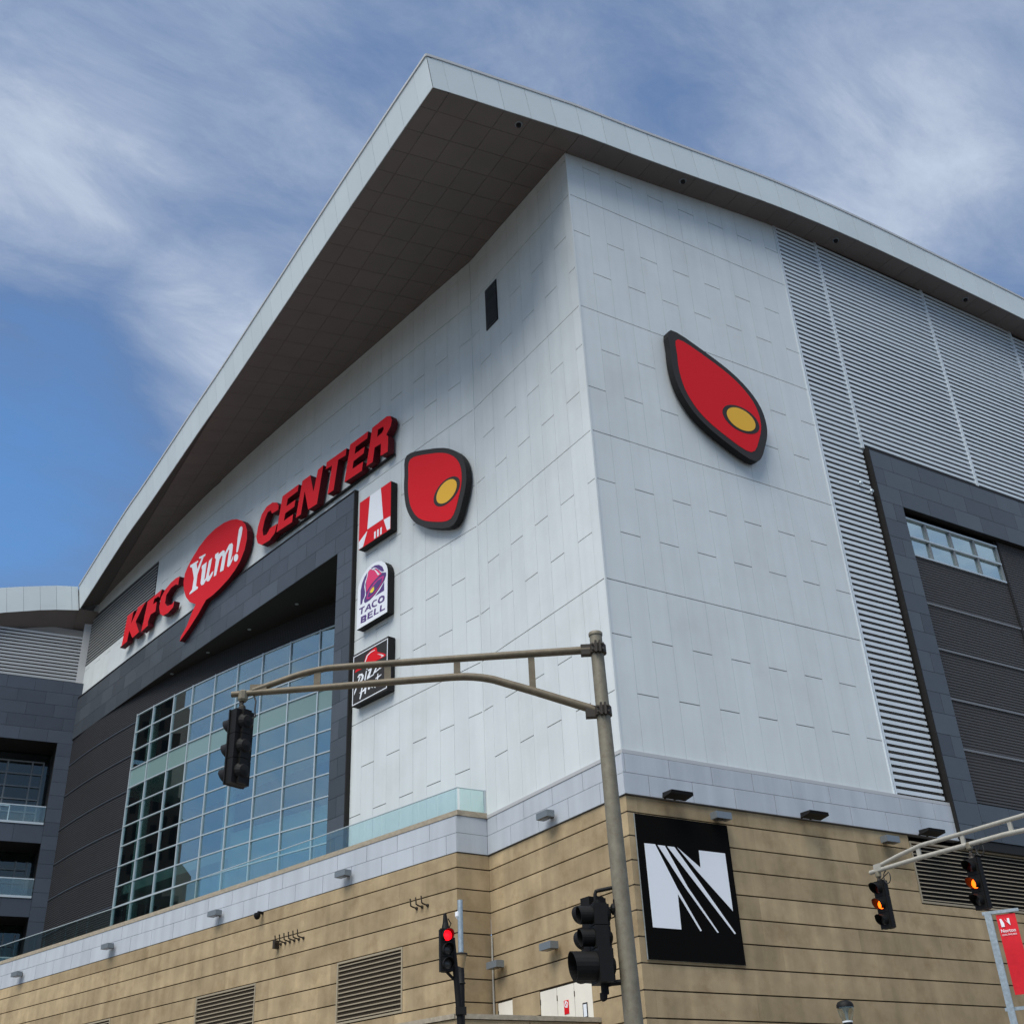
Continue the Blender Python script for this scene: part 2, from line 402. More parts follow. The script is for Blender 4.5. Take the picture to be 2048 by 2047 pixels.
# --- white cladding: backing, then every panel
bk = MB()
patch(PR, 0.0, 12.42, 1.2, 0, .12, -.032, bk, 12, zfun1=lambda x: zR(x) + .2)
patch(PW, 0, 8.2, 1.2, 0, .12, -.032, bk, 4, zfun1=lambda y: zW(y) + .2)
patch(PW, 8.2, 17.3, .9, 0, .12, -.032, bk, 6, zfun1=lambda y: zW(y) + .2)
patch(PW, 17.3, 50.3, 17.2, 0, .12, -.032, bk, 24, zfun1=lambda y: zW(y) + .2)
clad = part('cladding_wall', bk, M['metal_edge'])
BAYS = [(1.45, 7.66), (7.66, 13.92), (13.92, 20.0), (20.0, 26.2), (26.2, 40.0)]
PAR = {'R': [(1, 0), (1, 0), (0, 1), (1, 0), (1, 0)], 'L': [(1, 0), (0, 1), (0, 1), (1, 0), (1, 0)]}
GV, GH = .0045, .017
def clad_cells(P, edges, k0, par, top, z_lo=None, visible=None):
    """yield every panel as (mesh builder) of a column pattern"""
    for i in range(len(edges) - 1):
        a, b = edges[i] + GV, edges[i + 1] - GV; k = i + k0
        for bi, (b0, b1) in enumerate(BAYS):
            sp = b0 + (2.07 if (k % 2) == PAR[par][bi][0] else 4.12)
            for (c0, c1) in ((b0, sp), (sp, b1)):
                tmx = min(top(a), top(b)) + .12
                if z_lo is not None:
                    if c1 < z_lo + .1: continue
                    c0 = max(c0, z_lo)
                if c0 > tmx - .15: continue
                mb = MB(); last = c1 > tmx
                patch(P, a, b, c0 + GH, c1 - GH, .03, rnd.uniform(-.002, .002), mb, 1, zfun1=(lambda q: top(q) + .12) if last else None)
                yield mb
redges = [12.42 * i / 14 for i in range(15)]
for mb in clad_cells(PR, redges, 0, 'R', zR): mb.build('metal_panel', M['metal'], clad)
ledges = [.012] + [.5 + .875 * k for k in range(9)] + [8.2]
for mb in clad_cells(PW, ledges, -1, 'L', zW): mb.build('metal_panel', M['metal'], clad)
c1e = [8.2 + .88 * k for k in range(6)]
for mb in clad_cells(PW, c1e, 0, 'L', zW): mb.build('metal_panel', M['metal'], clad)
fld = MB()
for mb in clad_cells(PW, [12.6 + .9 * k for k in range(6)], 5, 'L', zW): fld.add(mb.v, mb.f)
for mb in clad_cells(PW, [17.1 + .88 * k for k in range(27)], 10, 'L', zW, z_lo=19.95): fld.add(mb.v, mb.f)
for mb in clad_cells(PW, [39.98 + .88 * k for k in range(13)], 36, 'L', lambda y: min(zW(y), 22.4), z_lo=19.95): fld.add(mb.v, mb.f)
for mb in clad_cells(PW, [39.98 + .88 * k for k in range(13)], 36, 'L', zW, z_lo=26.1): fld.add(mb.v, mb.f)
tag(fld.build('panel_field', M['metal'], clad), kind='stuff')
e = MB()   # folded corner trims
e.box(-.03, .045, -.03, .02, Zr(1.45), Zr(28.6)); part('corner_trim', e, M['metal'], clad)
e = MB(); patch(PW, 8.17, 8.26, 1.5, 28.6, .06, .025, e); part('corner_trim', e, M['metal'], clad)
e = MB(); patch(PR, -.06, 15.3, 1.33, 1.45, .14, .10, e, 1); part('ledge_trim', e, M['coping'], clad)
e = MB(); patch(PW, -.02, 8.2, 1.33, 1.45, .12, .08, e, 1); part('ledge_trim', e, M['coping'], clad)
# dark louvre band high on the curved wall
e = MB(); n = 15
for i in range(n):
    z = 22.5 + i * (3.5 / n)
    patch(PW, 40.0, 52.0, z + .02, z + .10, .10, .03, e, 8)
lb = MB(); patch(PW, 39.9, 52.0, 22.42, 26.06, .03, .004, lb, 8); lbp = part('curved_louver', lb, M['dark_trim'])
tag(e.build('louver_slat', M['slat_grey'], lbp), kind='stuff')
# small dark louvre near the soffit
sl_ = MB()
P = lambda y, off, z: PW(y, off, z)
patch(PW, 5.88, 6.86, 23.57, 25.98, .04, .03, sl_, 1); vt = part('wall_vent', sl_, M['black'])
for i in range(15):
    z = 23.60 + i * .157; e = MB(); patch(PW, 5.92, 6.82, z, z + .07, .06, .075, e); e.build('vent_slat', M['dark'], vt)

# --- parapet band (white panels above the stone)
pb = MB()
patch(PR, -.05, 15.4, .0, 1.4, .25, .068, pb, 1)
patch(PW, -.04, 8.2, .0, 1.4, .25, .03, pb, 1)
pb.hexa([(-.3, 8.14, Zr(0)), (-1.62, 8.10, Zr(0)), (-1.62, 8.10, Zr(1.4)), (-.3, 8.14, Zr(1.4))], [(-.3, 8.4, Zr(0)), (-1.62, 8.4, Zr(0)), (-1.62, 8.4, Zr(1.4)), (-.3, 8.4, Zr(1.4))])
patch(PS, 8.12, 47, .0, 1.4, .3, -.03, pb, 24)
par = part('parapet', pb, M['metal_edge'])
def prow(P, y0, y1, pitch, off, shift):
    for (z0, z1, sh) in ((.015, .69, 0), (.705, 1.32, .5)):
        a = y0; nxt = y0 + pitch * ((shift + sh) % 1.0 or 1.0)
        while a < y1 - .02:
            b = min(nxt, y1)
            if b - a > .05: patch(P, a + .010, b - .010, z0, z1, .03, off, None).build('parapet_panel', M['parapet'], par)
            a = b; nxt = b + pitch
prow(PR, -.10, 15.4, 1.78, .10, .06 + .5)
prow(PW, -.07, 8.12, 1.78, .06, .22 + .5)
prow(PS, 8.10, 46.5, 1.77, .0, .30)
for (z0, z1) in ((.015, .69), (.705, 1.32)):
    e = MB(); q = [(-.36, 8.12), (-1.655, 8.075)]
    e.hexa([(q[0][0], q[0][1], Zr(z0)), (q[1][0], q[1][1], Zr(z0)), (q[1][0], q[1][1], Zr(z1)), (q[0][0], q[0][1], Zr(z1))],
           [(q[0][0], q[0][1] + .03, Zr(z0)), (q[1][0], q[1][1] + .03, Zr(z0)), (q[1][0], q[1][1] + .03, Zr(z1)), (q[0][0], q[0][1] + .03, Zr(z1))])
    e.build('parapet_panel', M['parapet'], par)
cp = MB()
patch(PS, 8.0, 47, 1.33, 1.42, .4, .02, cp, 24); patch(PS, 8.14, 47, 1.42, 1.56, .32, -.10, cp, 24)
cp.box(-1.66, -.3, 8.06, 8.5, Zr(1.33), Zr(1.42)); cp.box(-1.52, -.32, 8.16, 8.5, Zr(1.42), Zr(1.56))
part('coping', cp, M['coping_stone'], par)
te = MB(); te.add([PS(8.3, -.3, 1.0), PS(27, -.3, 1.0), PS(47, -.3, 1.0), (4, 50, Zr(1.0)), (2.5, 8.3, Zr(1.0))], [(0, 1, 2, 3, 4)])
part('terrace_floor', te, M['concrete'])

# --- glass balustrade on the parapet (a thing of its own)
bal = thing('glass_balustrade', (-1.5, 8.1, Zr(1.56)), 'pale green glass balustrade with thin top rail along the white parapet ledge', 'balustrade')
def brail(mb, m, name):
    o = mb.build(name, m, bal); o.matrix_parent_inverse = Matrix.Translation(-bal.location); return o
yy = 8.2
while yy < 46:
    y2 = yy + 1.05; e = MB(); patch(PS, yy + .012, y2 - .012, 1.50, 2.40, .02, -.17, e); brail(e, M['glass_clear'], 'glass_panel'); yy = y2
e = MB(); e.box(-1.43, -.42, 8.19, 8.21, Zr(1.50), Zr(2.40)); brail(e, M['glass_clear'], 'glass_panel')
e = MB(); e.tube([PS(8.2 + 1.05 * i, -.18, 2.42) for i in range(37)], .024, 8); e.tube([PS(8.2, -.18, 2.42), (-.36, 8.22, Zr(2.42))], .024, 8); brail(e, M['mullion'], 'top_rail')
e = MB(); e.box(-.40, -.34, 8.18, 8.24, Zr(1.5), Zr(2.44)); brail(e, M['mullion'], 'end_post')

# --- tan stone base, course by course
CZ = [0, -.53, -1.27, -2.015, -2.76, -3.50, -4.25, -4.99, -5.73, -6.48, -7.22, -7.96]
sb = MB()
patch(PR, .0, 12.7, -12.387, .02, .3, -.05, sb, 1); patch(PR, 12.7, 42, -12.387, -2.42, .3, -.05, sb, 1)
patch(PW, 0, 8.2, -12.387, .02, .3, -.05, sb, 1)
sb.hexa([(-.3, 8.19, 0), (-1.6, 8.15, 0), (-1.6, 8.15, Zr(.02)), (-.3, 8.19, Zr(.02))], [(-.3, 8.5, 0), (-1.6, 8.5, 0), (-1.6, 8.5, Zr(.02)), (-.3, 8.5, Zr(.02))])
patch(PS, 8.2, 47, -12.387, .02, .3, -.05, sb, 24)
stone = part('stone_base', sb, M['stone_joint'])
def course(P, y0, y1, z1, z0, off, pitch, holes=()):
    cuts = [y0]; a = y0
    while a < y1 - .01:
        b = a + pitch * rnd.uniform(.8, 1.2)
        if y1 - b < pitch * .4: b = y1
        cuts.append(min(b, y1)); a = b
    segs = []
    for a, b in zip(cuts, cuts[1:]):
        parts = [(a, b)]
        for (h0, h1) in holes:
            np_ = []
            for (p, q) in parts:
                if q <= h0 or p >= h1: np_.append((p, q)); continue
                if p < h0: np_.append((p, h0))
                if q > h1: np_.append((h1, q))
            parts = np_
        segs += parts
    for a, b in segs:
        if b - a < .03: continue
        patch(P, a + .0015, b - .0015, z0 + .022, z1 - .022, .12, off, None).build('stone_block', M['stone'], stone)
VENTS = [(10.95, 14.63), (19.76, 23.97), (30.81, 34.2)]
for i in range(len(CZ) - 1):
    z1, z0 = CZ[i], CZ[i + 1]
    course(PR, -.0, .42, z1, z0, .0, 9) if i >= 0 else None
    if z0 > -2.5: course(PR, .42, 12.6, z1, z0, .0, 4.2)
    elif i == 3: course(PR, .42, 12.6, z1, z0, .0, 4.2); course(PR, 12.6, 36, -2.42, z0, .0, 5)
    else: course(PR, .42, 36, z1, z0, .0, 4.6)
    hol = []
    if z0 < -4.99: hol = [(2.5, 5.35), (6.97, 7.9)]
    course(PW, .0, 8.15, z1, z0, .0, 2.6, hol)
    e = MB(); q0, q1 = (-.30, 8.15), (-1.66, 8.11)
    e.hexa([(q0[0], q0[1], Zr(z0 + .022)), (q1[0], q1[1], Zr(z0 + .022)), (q1[0], q1[1], Zr(z1 - .022)), (q0[0], q0[1], Zr(z1 - .022))],
           [(q0[0], q0[1] + .12, Zr(z0 + .022)), (q1[0], q1[1] + .12, Zr(z0 + .022)), (q1[0], q1[1] + .12, Zr(z1 - .022)), (q0[0], q0[1] + .12, Zr(z1 - .022))])
    e.build('stone_block', M['stone'], stone)
    course(PS, 8.12, 46, z1, z0, .0, 3.4, VENTS if -2.7 > z1 > -4.9 else ())
def vent(P, y0, y1, z0, z1, pitch, frame_m, fmat=None):
    e = MB(); patch(P, y0, y1, z0, z1, .05, -.10, e, 2); v = part('wall_vent', e, M['black'])
    f = MB()
    for (a, b, c, d) in ((y0, y1, z0, z0 + .07), (y0, y1, z1 - .07, z1), (y0, y0 + .07, z0 + .07, z1 - .07), (y1 - .07, y1, z0 + .07, z1 - .07)): patch(P, a, b, c, d, .14, .02, f)
    f.build('vent_frame', frame_m, v)
    nn = int((z1 - z0 - .14) / pitch)
    for i in range(nn):
        z = z0 + .07 + (i + .3) * (z1 - z0 - .14) / nn; s = MB()
        a, b = y0 + .07, y1 - .07
        s.hexa([P(a, .0, z), P(b, .0, z), P(b, .0, z + .035), P(a, .0, z + .035)], [P(a, -.07, z + .035), P(b, -.07, z + .035), P(b, -.07, z + .06), P(a, -.07, z + .06)])
        s.build('vent_slat', frame_m, v)
M['vent'] = mat('vent_metal', (.30, .25, .17), .6, var=.05)
for (a, b) in VENTS: vent(PS, a, b, -4.97, -2.78, .155, M['vent'])
vent(PR, 12.62, 30, -2.40, -.22, .145, M['vent'])
# doors in the stone base
for (y0, y1, nleaf) in ((2.5, 5.35, 3), (6.97, 7.9, 1)):
    e = MB(); patch(PW, y0, y1, -7.2, -4.99, .05, -.045, e); d = part('service_door', e, M['stone_joint'])
    wl_ = (y1 - y0 - .02) / nleaf
    for i in range(nleaf):
        a = y0 + .01 + i * wl_; e = MB(); patch(PW, a + .012, a + wl_ - .012, -7.18, -5.04, .05, -.02, e); lf = e.build('door_leaf', M['door'], d)
        h = MB()
        for zz in (-5.35, -6.1, -6.8): patch(PW, a + wl_ - .03, a + wl_ - .005, zz - .08, zz + .08, .03, .0, h)
        h.build('hinge', M['stone_joint'], lf)
e = MB(); e.tube([PW(8.05, .05, -2.84), PW(8.05, .05, -7.5)], .035, 8); part('drain_pipe', e, M['arm_pale'])

# --- roof: soffit panels, fascia panels, roof skin
sbk = MB()
ys = [-1.15, -.09] + [1.22 + 1.31 * i for i in range(38)]
xsj = [-7.74 + 1.31 * i for i in range(0, 8)]
TH = .03
def sq(pts, d, mb):
    mb.hexa([(x, y, Zr(soff(x, y) + d)) for x, y in pts], [(x, y, Zr(soff(x, y) + d + TH)) for x, y in pts])
sp = MB()
for i in range(len(ys) - 1):
    a, b = ys[i], ys[i + 1]
    ra = 0.02 if a < 0 else WX(a) + .05
    rb = 0.02 if b <= 0 else WX(b) + .05
    N = 5
    for j in range(N):
        pts = [(lerp(xf(a), ra, j / N), a), (lerp(xf(a), ra, (j + 1) / N), a), (lerp(xf(b), rb, (j + 1) / N), b), (lerp(xf(b), rb, j / N), b)]
        sp.add([(x, y, Zr(soff(x, y) + .036)) for x, y in pts], [(0, 1, 2, 3)])
xr = [.02 + 1.31 * i for i in range(33)]
for i in range(32):
    a, b = xr[i], xr[i + 1]
    sp.add([(a, -1.15, Zr(zR(a) + .036)), (b, -1.15, Zr(zR(b) + .036)), (b, .3, Zr(zR(b) + .036)), (a, .3, Zr(zR(a) + .036))], [(0, 1, 2, 3)])
soffit = part('soffit', sp, M['joint'])
g_ = .008
for i in range(len(ys) - 1):
    a, b = ys[i] + g_, ys[i + 1] - g_
    if ys[i] < -.5: a = ys[i]
    for j in range(len(xsj) - 1):
        la, lb = max(xsj[j] + g_, xf(a) + .01), max(xsj[j] + g_, xf(b) + .01)
        ra = min(xsj[j + 1] - g_, 0.0 if a < 0 else WX(a) - .005); rb = min(xsj[j + 1] - g_, 0.0 if b <= 0 else WX(b) - .005)
        if ra - la < .04 and rb - lb < .04: continue
        ra = max(ra, la + .01); rb = max(rb, lb + .01)
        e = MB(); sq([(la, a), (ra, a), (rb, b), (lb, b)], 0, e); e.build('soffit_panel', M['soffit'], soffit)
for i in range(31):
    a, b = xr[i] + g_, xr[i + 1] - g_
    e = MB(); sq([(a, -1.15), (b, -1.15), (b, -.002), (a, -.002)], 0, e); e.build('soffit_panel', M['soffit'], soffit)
fb = MB(); fb2 = MB()
def RB(x): return Vector((x, -1.2, Zr(zR(x)))), Vector((x - (zR(x + .2) - zR(x - .2)) / .4 * 1.75, -1.2, Zr(zR(x) + 1.74)))
def LB(y): return Vector((xf(y), y, Zr(zf(y)))), Vector((xf(y) - .29, y, Zr(zf(y) + 1.75)))
rj = [-7.19, -6.43] + [-6.43 + 1.31 * i for i in range(1, 37)]
lj = [-1.2, -.09] + [1.22 + 1.31 * i for i in range(38)]
apex_t = Vector((-7.48, -1.2, Zr(29.24)))
def fas(B, a, b, inn, g):
    (ab, at), (bb, bt) = B(a), B(b)
    if a <= -7.1 or (B is LB and a <= -1.1): at = apex_t.copy()
    da = (bb - ab).normalized() * g; ab, at, bb, bt = ab + da, at + da, bb - da, bt - da
    return MB().hexa([ab, bb, bt, at], [ab + inn, bb + inn, bt + inn, at + inn])
for i in range(len(rj) - 1):
    e = fas(RB, rj[i], rj[i + 1], Vector((0, .045, 0)), 0); i and fb.add([(x, y + .03, z) for x, y, z in e.v], e.f)
for i in range(len(lj) - 1):
    e = fas(LB, lj[i], lj[i + 1], Vector((.045, 0, 0)), 0); i and fb2.add([(x + .03, y, z) for x, y, z in e.v], e.f)
fascia = part('fascia', fb, M['metal_edge']); fb2.build('fascia_backing', M['metal_edge'], fascia)
for i in range(len(rj) - 1): fas(RB, rj[i], rj[i + 1], Vector((0, .026, 0)), .009 if i else .0).build('fascia_panel', M['fascia'], fascia)
for i in range(len(lj) - 1): fas(LB, lj[i], lj[i + 1], Vector((.026, 0, 0)), .009 if i else .0).build('fascia_panel', M['fascia'], fascia)
e = MB()
tp = [apex_t] + [RB(x)[1] for x in rj[1:]]
for a, b in zip(tp, tp[1:]):
    o1, o2 = Vector((0, -.035, -.05)), Vector((0, .22, .10))
    e.hexa([a + Vector((0, -.035, -.05)), a + Vector((0, .25, -.05)), a + Vector((0, .25, .09)), a + Vector((0, -.035, .09))],
           [b + Vector((0, -.035, -.05)), b + Vector((0, .25, -.05)), b + Vector((0, .25, .09)), b + Vector((0, -.035, .09))])
tl = [apex_t] + [LB(y)[1] for y in lj[1:]]
for a, b in zip(tl, tl[1:]):
    e.hexa([a + Vector((-.035, 0, -.05)), a + Vector((.25, 0, -.05)), a + Vector((.25, 0, .09)), a + Vector((-.035, 0, .09))],
           [b + Vector((-.035, 0, -.05)), b + Vector((.25, 0, -.05)), b + Vector((.25, 0, .09)), b + Vector((-.035, 0, .09))])
part('roof_edge', e, M['coping'], fascia)
e = MB(); e.tube([p + Vector((.1, .35, .16)) for p in tp[1:]], .05, 6); part('roof_rail', e, M['arm_pale'], fascia)
rk = MB(); rows = [-1.1, 4, 10, 16, 22, 28, 34, 40, 46, 52]; cols = 14
for y in rows:
    x0 = xf(y) - .2
    for j in range(cols + 1):
        x = lerp(x0, 42, j / cols); zz = lerp(zR(x) + 1.7, zf(y) + 1.7, min(1, max(0, y) / 52 + (1 - j / cols) * .5) if y > 0 else 0)
        if j == 0: zz = zf(y) + 1.68
        rk.v.append((x, y, Zr(zz)))
for i in range(len(rows) - 1):
    for j in range(cols):
        a = i * (cols + 1) + j; rk.f.append([a, a + 1, a + cols + 2, a + cols + 1]); rk.mi.append(0)
part('roof', rk, M['coping'])

# --- white louvred wall on the right
lw_ = MB()
patch(PR, 12.42, 15.28, 1.4, 17.4, .1, -.16, lw_, 1); patch(PR, 12.42, 42, 17.4, 20.6, .1, -.16, lw_, 1); lw2 = MB(); patch(PR, 12.42, 42, 20.6, 25.2, .1, -.16, lw2, 1); patch(PR, 12.42, 42, 25.2, 0, .1, -.16, lw_, 20, zfun1=lambda x: zR(x) + .2)
louver = part('louver_wall', lw_, M['louver_back']); lw2.build('dark_backing', M['black'], louver)
LB_X = [12.42, 15.2, 22.95, 30.1, 37.8]
for i in range(4):
    x0, x1 = LB_X[i] + .07, LB_X[i + 1] - .07
    z = 1.55 if i == 0 else 17.85
    if i > 0: z = 1.55 + .2735 * 60
    while z < 30.45:
        if z < zR((x0 + x1) / 2) - .05:
            xe = x1
            if i == 0 and z < 17.5: xe = min(x1, 15.20)
            s = MB(); yb = rnd.uniform(-.003, .003)
            s.hexa([(x0, yb - .012, Zr(z)), (xe, yb - .012, Zr(z)), (xe, yb - .012, Zr(z + .15)), (x0, yb - .012, Zr(z + .15))],
                   [(x0, yb + .05, Zr(z + .03)), (xe, yb + .05, Zr(z + .03)), (xe, yb + .05, Zr(z + .18)), (x0, yb + .05, Zr(z + .18))])
            s.build('louver_slat', M['louver'], louver)
        z += .2735
for i, x in enumerate(LB_X):
    z0 = 1.45 if i == 0 else (17.7 if i > 1 else 17.7)
    e = MB(); e.box(x - .075, x - .02, -.05, .15, Zr(z0), Zr(zR(x) + .1)); e.box(x + .02, x + .075, -.05, .15, Zr(z0), Zr(zR(x) + .1)); e.box(x - .02, x + .02, .01, .15, Zr(z0), Zr(zR(x) + .1)); e.build('louver_mullion', M['louver'], louver)
e = MB()
for (x, z) in ((14.35, 15.5), (14.95, 15.25)): e.lathe((x, -.02, Zr(z)), (0, -1, .3), [(0, .035), (.08, .04), (.10, .085), (.15, .10), (.19, .07), (.20, 0)], 14)
part('security_light', e, M['mullion'])

# --- dark framed bay on the right
fr = MB()
BT, BB = 17.55, 14.88
fr.box(15.30, 16.68, -.21, -.012, Zr(.1), Zr(BB)); fr.box(15.30, 42, -.21, -.012, Zr(BB), Zr(BT)); fr.box(16.68, 42, -.21, -.012, Zr(.12), Zr(1.55))
fr.box(15.24, 42, -.012, .12, Zr(BB + .02), Zr(BT)); fr.box(15.24, 16.6, -.012, .12, Zr(.1), Zr(BB + .02))
fr.box(15.24, 42, -.25, .0, Zr(BT), Zr(BT + .10)); fr.box(15.24, 15.30, -.245, .0, Zr(.1), Zr(BT))
fr.box(15.3, 42, -.2, .6, Zr(-.24), Zr(.10)); fr.box(12.5, 42, 1.1, 1.2, Zr(-1), Zr(18))
bay = part('dark_bay', fr, M['dark_trim'])
def dp(x0, x1, z0, z1, P=PR, off=.24, m='dark', parent=None, d=.03): patch(P, x0 + .008, x1 - .008, z0 + .008, z1 - .008, d, off, None).build('dark_panel', M[m], parent or bay)
for r_ in range(3):
    z1 = BT - r_ * .89; x = 15.3; first = [1.32, .62, 1.40][r_]
    while x < 41.5:
        b = x + (first if x == 15.3 else 1.78); dp(x, min(b, 42), z1 - .89, z1); x = b
z1 = BB; k = 0
while z1 > .4:
    z0 = z1 - .89
    if z0 < .5: z0 = .1
    if k % 2 == 0: dp(15.3, 16.05, z0, z1); dp(16.05, 16.68, z0, z1)
    else: dp(15.3, 16.68, z0, z1)
    z1 = z0; k += 1
for r_ in range(2):
    x = 16.68
    while x < 41: b = x + (1.78 if x > 16.7 or r_ else .9); dp(x, min(b, 42), .12 + r_ * .71, .12 + (r_ + 1) * .715); x = b
e = MB(); e.box(16.6, 23.12, .04, .12, Zr(1.5), Zr(12.62)); e.box(23.28, 42, .04, .12, Zr(1.5), Zr(15.0)); e.box(23.05, 23.3, .09, .12, Zr(1.5), Zr(15)); part('ribbed_wall', e, M['ribbed2'], bay)
for z in (10.33, 8.21, 5.99, 3.84):
    for (xa, xb) in ((16.65, 23.12), (23.28, 42)): part('siding_trim', MB().box(xa, xb, .0, .06, Zr(z - .045), Zr(z + .045)), M['trim_grey'], bay)
e = MB(); e.tube([(23.2, .03, Zr(1.5)), (23.2, .03, Zr(BB))], .06, 10); part('pipe', e, M['black'], bay)
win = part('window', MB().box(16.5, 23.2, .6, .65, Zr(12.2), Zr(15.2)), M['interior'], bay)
wxs = [16.55, 18.2, 19.82, 21.43, 23.02]; wzs = [12.66, 13.6, 14.54]
for i in range(4):
    for j in range(2):
        e = MB(); t1, t2 = rnd.uniform(-.004, .004), rnd.uniform(-.004, .004)
        e.hexa([(wxs[i], .10 + t1, Zr(wzs[j])), (wxs[i + 1], .10 + t2, Zr(wzs[j])), (wxs[i + 1], .10, Zr(wzs[j + 1])), (wxs[i], .10, Zr(wzs[j + 1]))],
               [(wxs[i], .12 + t1, Zr(wzs[j])), (wxs[i + 1], .12 + t2, Zr(wzs[j])), (wxs[i + 1], .12, Zr(wzs[j + 1])), (wxs[i], .12, Zr(wzs[j + 1]))])
        e.build('glass_pane', M['glass_bay'], win)
for x in wxs: MB().box(x - .045, x + .045, .0, .14, Zr(12.62), Zr(14.6)).build('mullion', M['wing_mullion'], win)
for z in wzs: MB().box(16.55, 23.06, -.015, .13, Zr(z - .045), Zr(z + .035)).build('transom', M['mullion'], win)

# --- dark framed opening on the curved wall, with the glass curtain wall
fr = MB()
patch(PW, 17.08, 50.35, 17.0, 19.95, .18, .17, fr, 24); patch(PW, 17.08, 18.40, .9, 17.0, .5, .17, fr, 1)
patch(PW, 17.04, 50.35, 19.95, 20.03, .24, .23, fr, 24); patch(PW, 17.0, 17.08, .9, 20.03, .24, .225, fr, 1)
hood = part('dark_frame', fr, M['dark_trim'])
for r_ in range(3):
    z1 = 19.95 - r_ * .983; y = 17.1; first = [1.0 + .5, .62, 1.5][r_]
    while y < 50.2:
        b = min(y + (first if y == 17.1 else 1.77), 50.3); dp(y, b, z1 - .983, z1, PW, .20, 'dark', hood); y = b
z1 = 17.0; k = 0
while z1 > 1.0:
    z0 = max(z1 - .885, .9)
    if k % 2 == 0: dp(17.1, 17.73, z0, z1, PW, .20, 'dark', hood); dp(17.73, 18.38, z0, z1, PW, .20, 'dark', hood)
    else: dp(17.1, 18.38, z0, z1, PW, .20, 'dark', hood)
    z1 = z0; k += 1
e = MB(); ny = 40
for i in range(ny):
    a, b = lerp(17.2, 50.3, i / ny), lerp(17.2, 50.3, (i + 1) / ny)
    pa, pb_ = PW(a, .16, 17.02), PW(b, .16, 17.02); qa, qb = (GX(max(a, 18.2)) + .4, a, Zr(17.02)), (GX(max(b, 18.2)) + .4, b, Zr(17.02))
    e.hexa([pa, pb_, qb, qa], [(p[0], p[1], p[2] + .15) for p in (pa, pb_, qb, qa)])
part('opening_soffit', e, M['dark_trim'], hood)
for y in (20.5, 24.5, 28.6, 32.6, 36.5): part('downlight', MB().lathe((.5 * (WX(y) + GX(y)), y, Zr(17.03)), (0, 0, -1), [(0, .10), (.03, .10), (.03, .06), (.01, .0)], 12), M['mullion'], hood)
e = MB(); patch(PG, 18.2, 50.3, 15.66, 17.1, .1, 0, e, 30); patch(PG, 40.4, 50.3, .9, 15.66, .1, 0, e, 12); rib = part('ribbed_wall', e, M['ribbed'], hood)
for z in (15.2, 13.1, 10.9, 8.7, 6.5, 4.3, 2.1): patch(PG, 40.45, 50.3, z - .03, z + .03, .05, .035, None, 12).build('siding_trim', M['dark_wing'], rib)
cw = part('curtain_wall', patch(PG, 18.2, 40.31, .8, .95, .2, .02, None, 12), M['mullion'])
RZ = [15.6 - 1.142 * i for i in range(14)]
for i in range(11):
    for j in range(13):
        a, b = GY[i] + .02, GY[i + 1] - .02; t1, t2, t3 = (rnd.uniform(-.006, .006) for _ in range(3)); z1, z0 = RZ[j] - .02, RZ[j + 1] + .02
        e = MB().hexa([PG(a, t1, z0), PG(b, t2, z0), PG(b, t3, z1), PG(a, t1 + t3 - t2, z1)], [PG(a, t1 - .02, z0), PG(b, t2 - .02, z0), PG(b, t3 - .02, z1), PG(a, t1 + t3 - t2 - .02, z1)])
        e.build('glass_pane', M['glass_spandrel' if j == 3 else 'glass'], cw)
for i in range(12):
    e = MB(); a = GY[i]; patch(PG, a - .035, a + .035, .9, 15.66, .14, .07, e); e.build('mullion', M['mullion'], cw)
for j in range(14):
    e = MB()
    for i in range(11): patch(PG, GY[i], GY[i + 1], RZ[j] - .03, RZ[j] + .03, .10, .055, e)
    e.build('transom', M['mullion'], cw)
e = MB()
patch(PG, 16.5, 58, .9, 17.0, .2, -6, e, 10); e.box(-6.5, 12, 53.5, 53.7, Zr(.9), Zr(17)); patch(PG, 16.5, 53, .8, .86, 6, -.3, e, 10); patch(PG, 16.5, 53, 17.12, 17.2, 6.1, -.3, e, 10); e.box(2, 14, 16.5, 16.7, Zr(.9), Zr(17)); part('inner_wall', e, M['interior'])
e = MB()
patch(PG, 18.0, 40.3, RZ[4] + .05, RZ[3] - .05, .05, -.14, e, 12); part('spandrel', e, M['spandrel'])
e = MB(); patch(PG, 17.8, 42, RZ[4] + .1, RZ[4] + .45, 5.6, -.25, e, 12); patch(PG, 17.8, 42, 5.0, 5.5, 5.4, -.5, e, 12); patch(PG, 18.0, 30.4, 4.2, 6.2, .08, -.30, e, 6); part('floor_slab', e, M['int_slab'])
part('pilaster', patch(PG, 21.0, 22.05, .95, 15.6, .2, -.14), M['int_col'])
e = MB()
for y in (31.2, 39.6): e.tube([PG(y, -.75, .95), PG(y, -.75, 17.0)], .30, 16)
part('inner_column', e, M['int_col'], smooth=True)

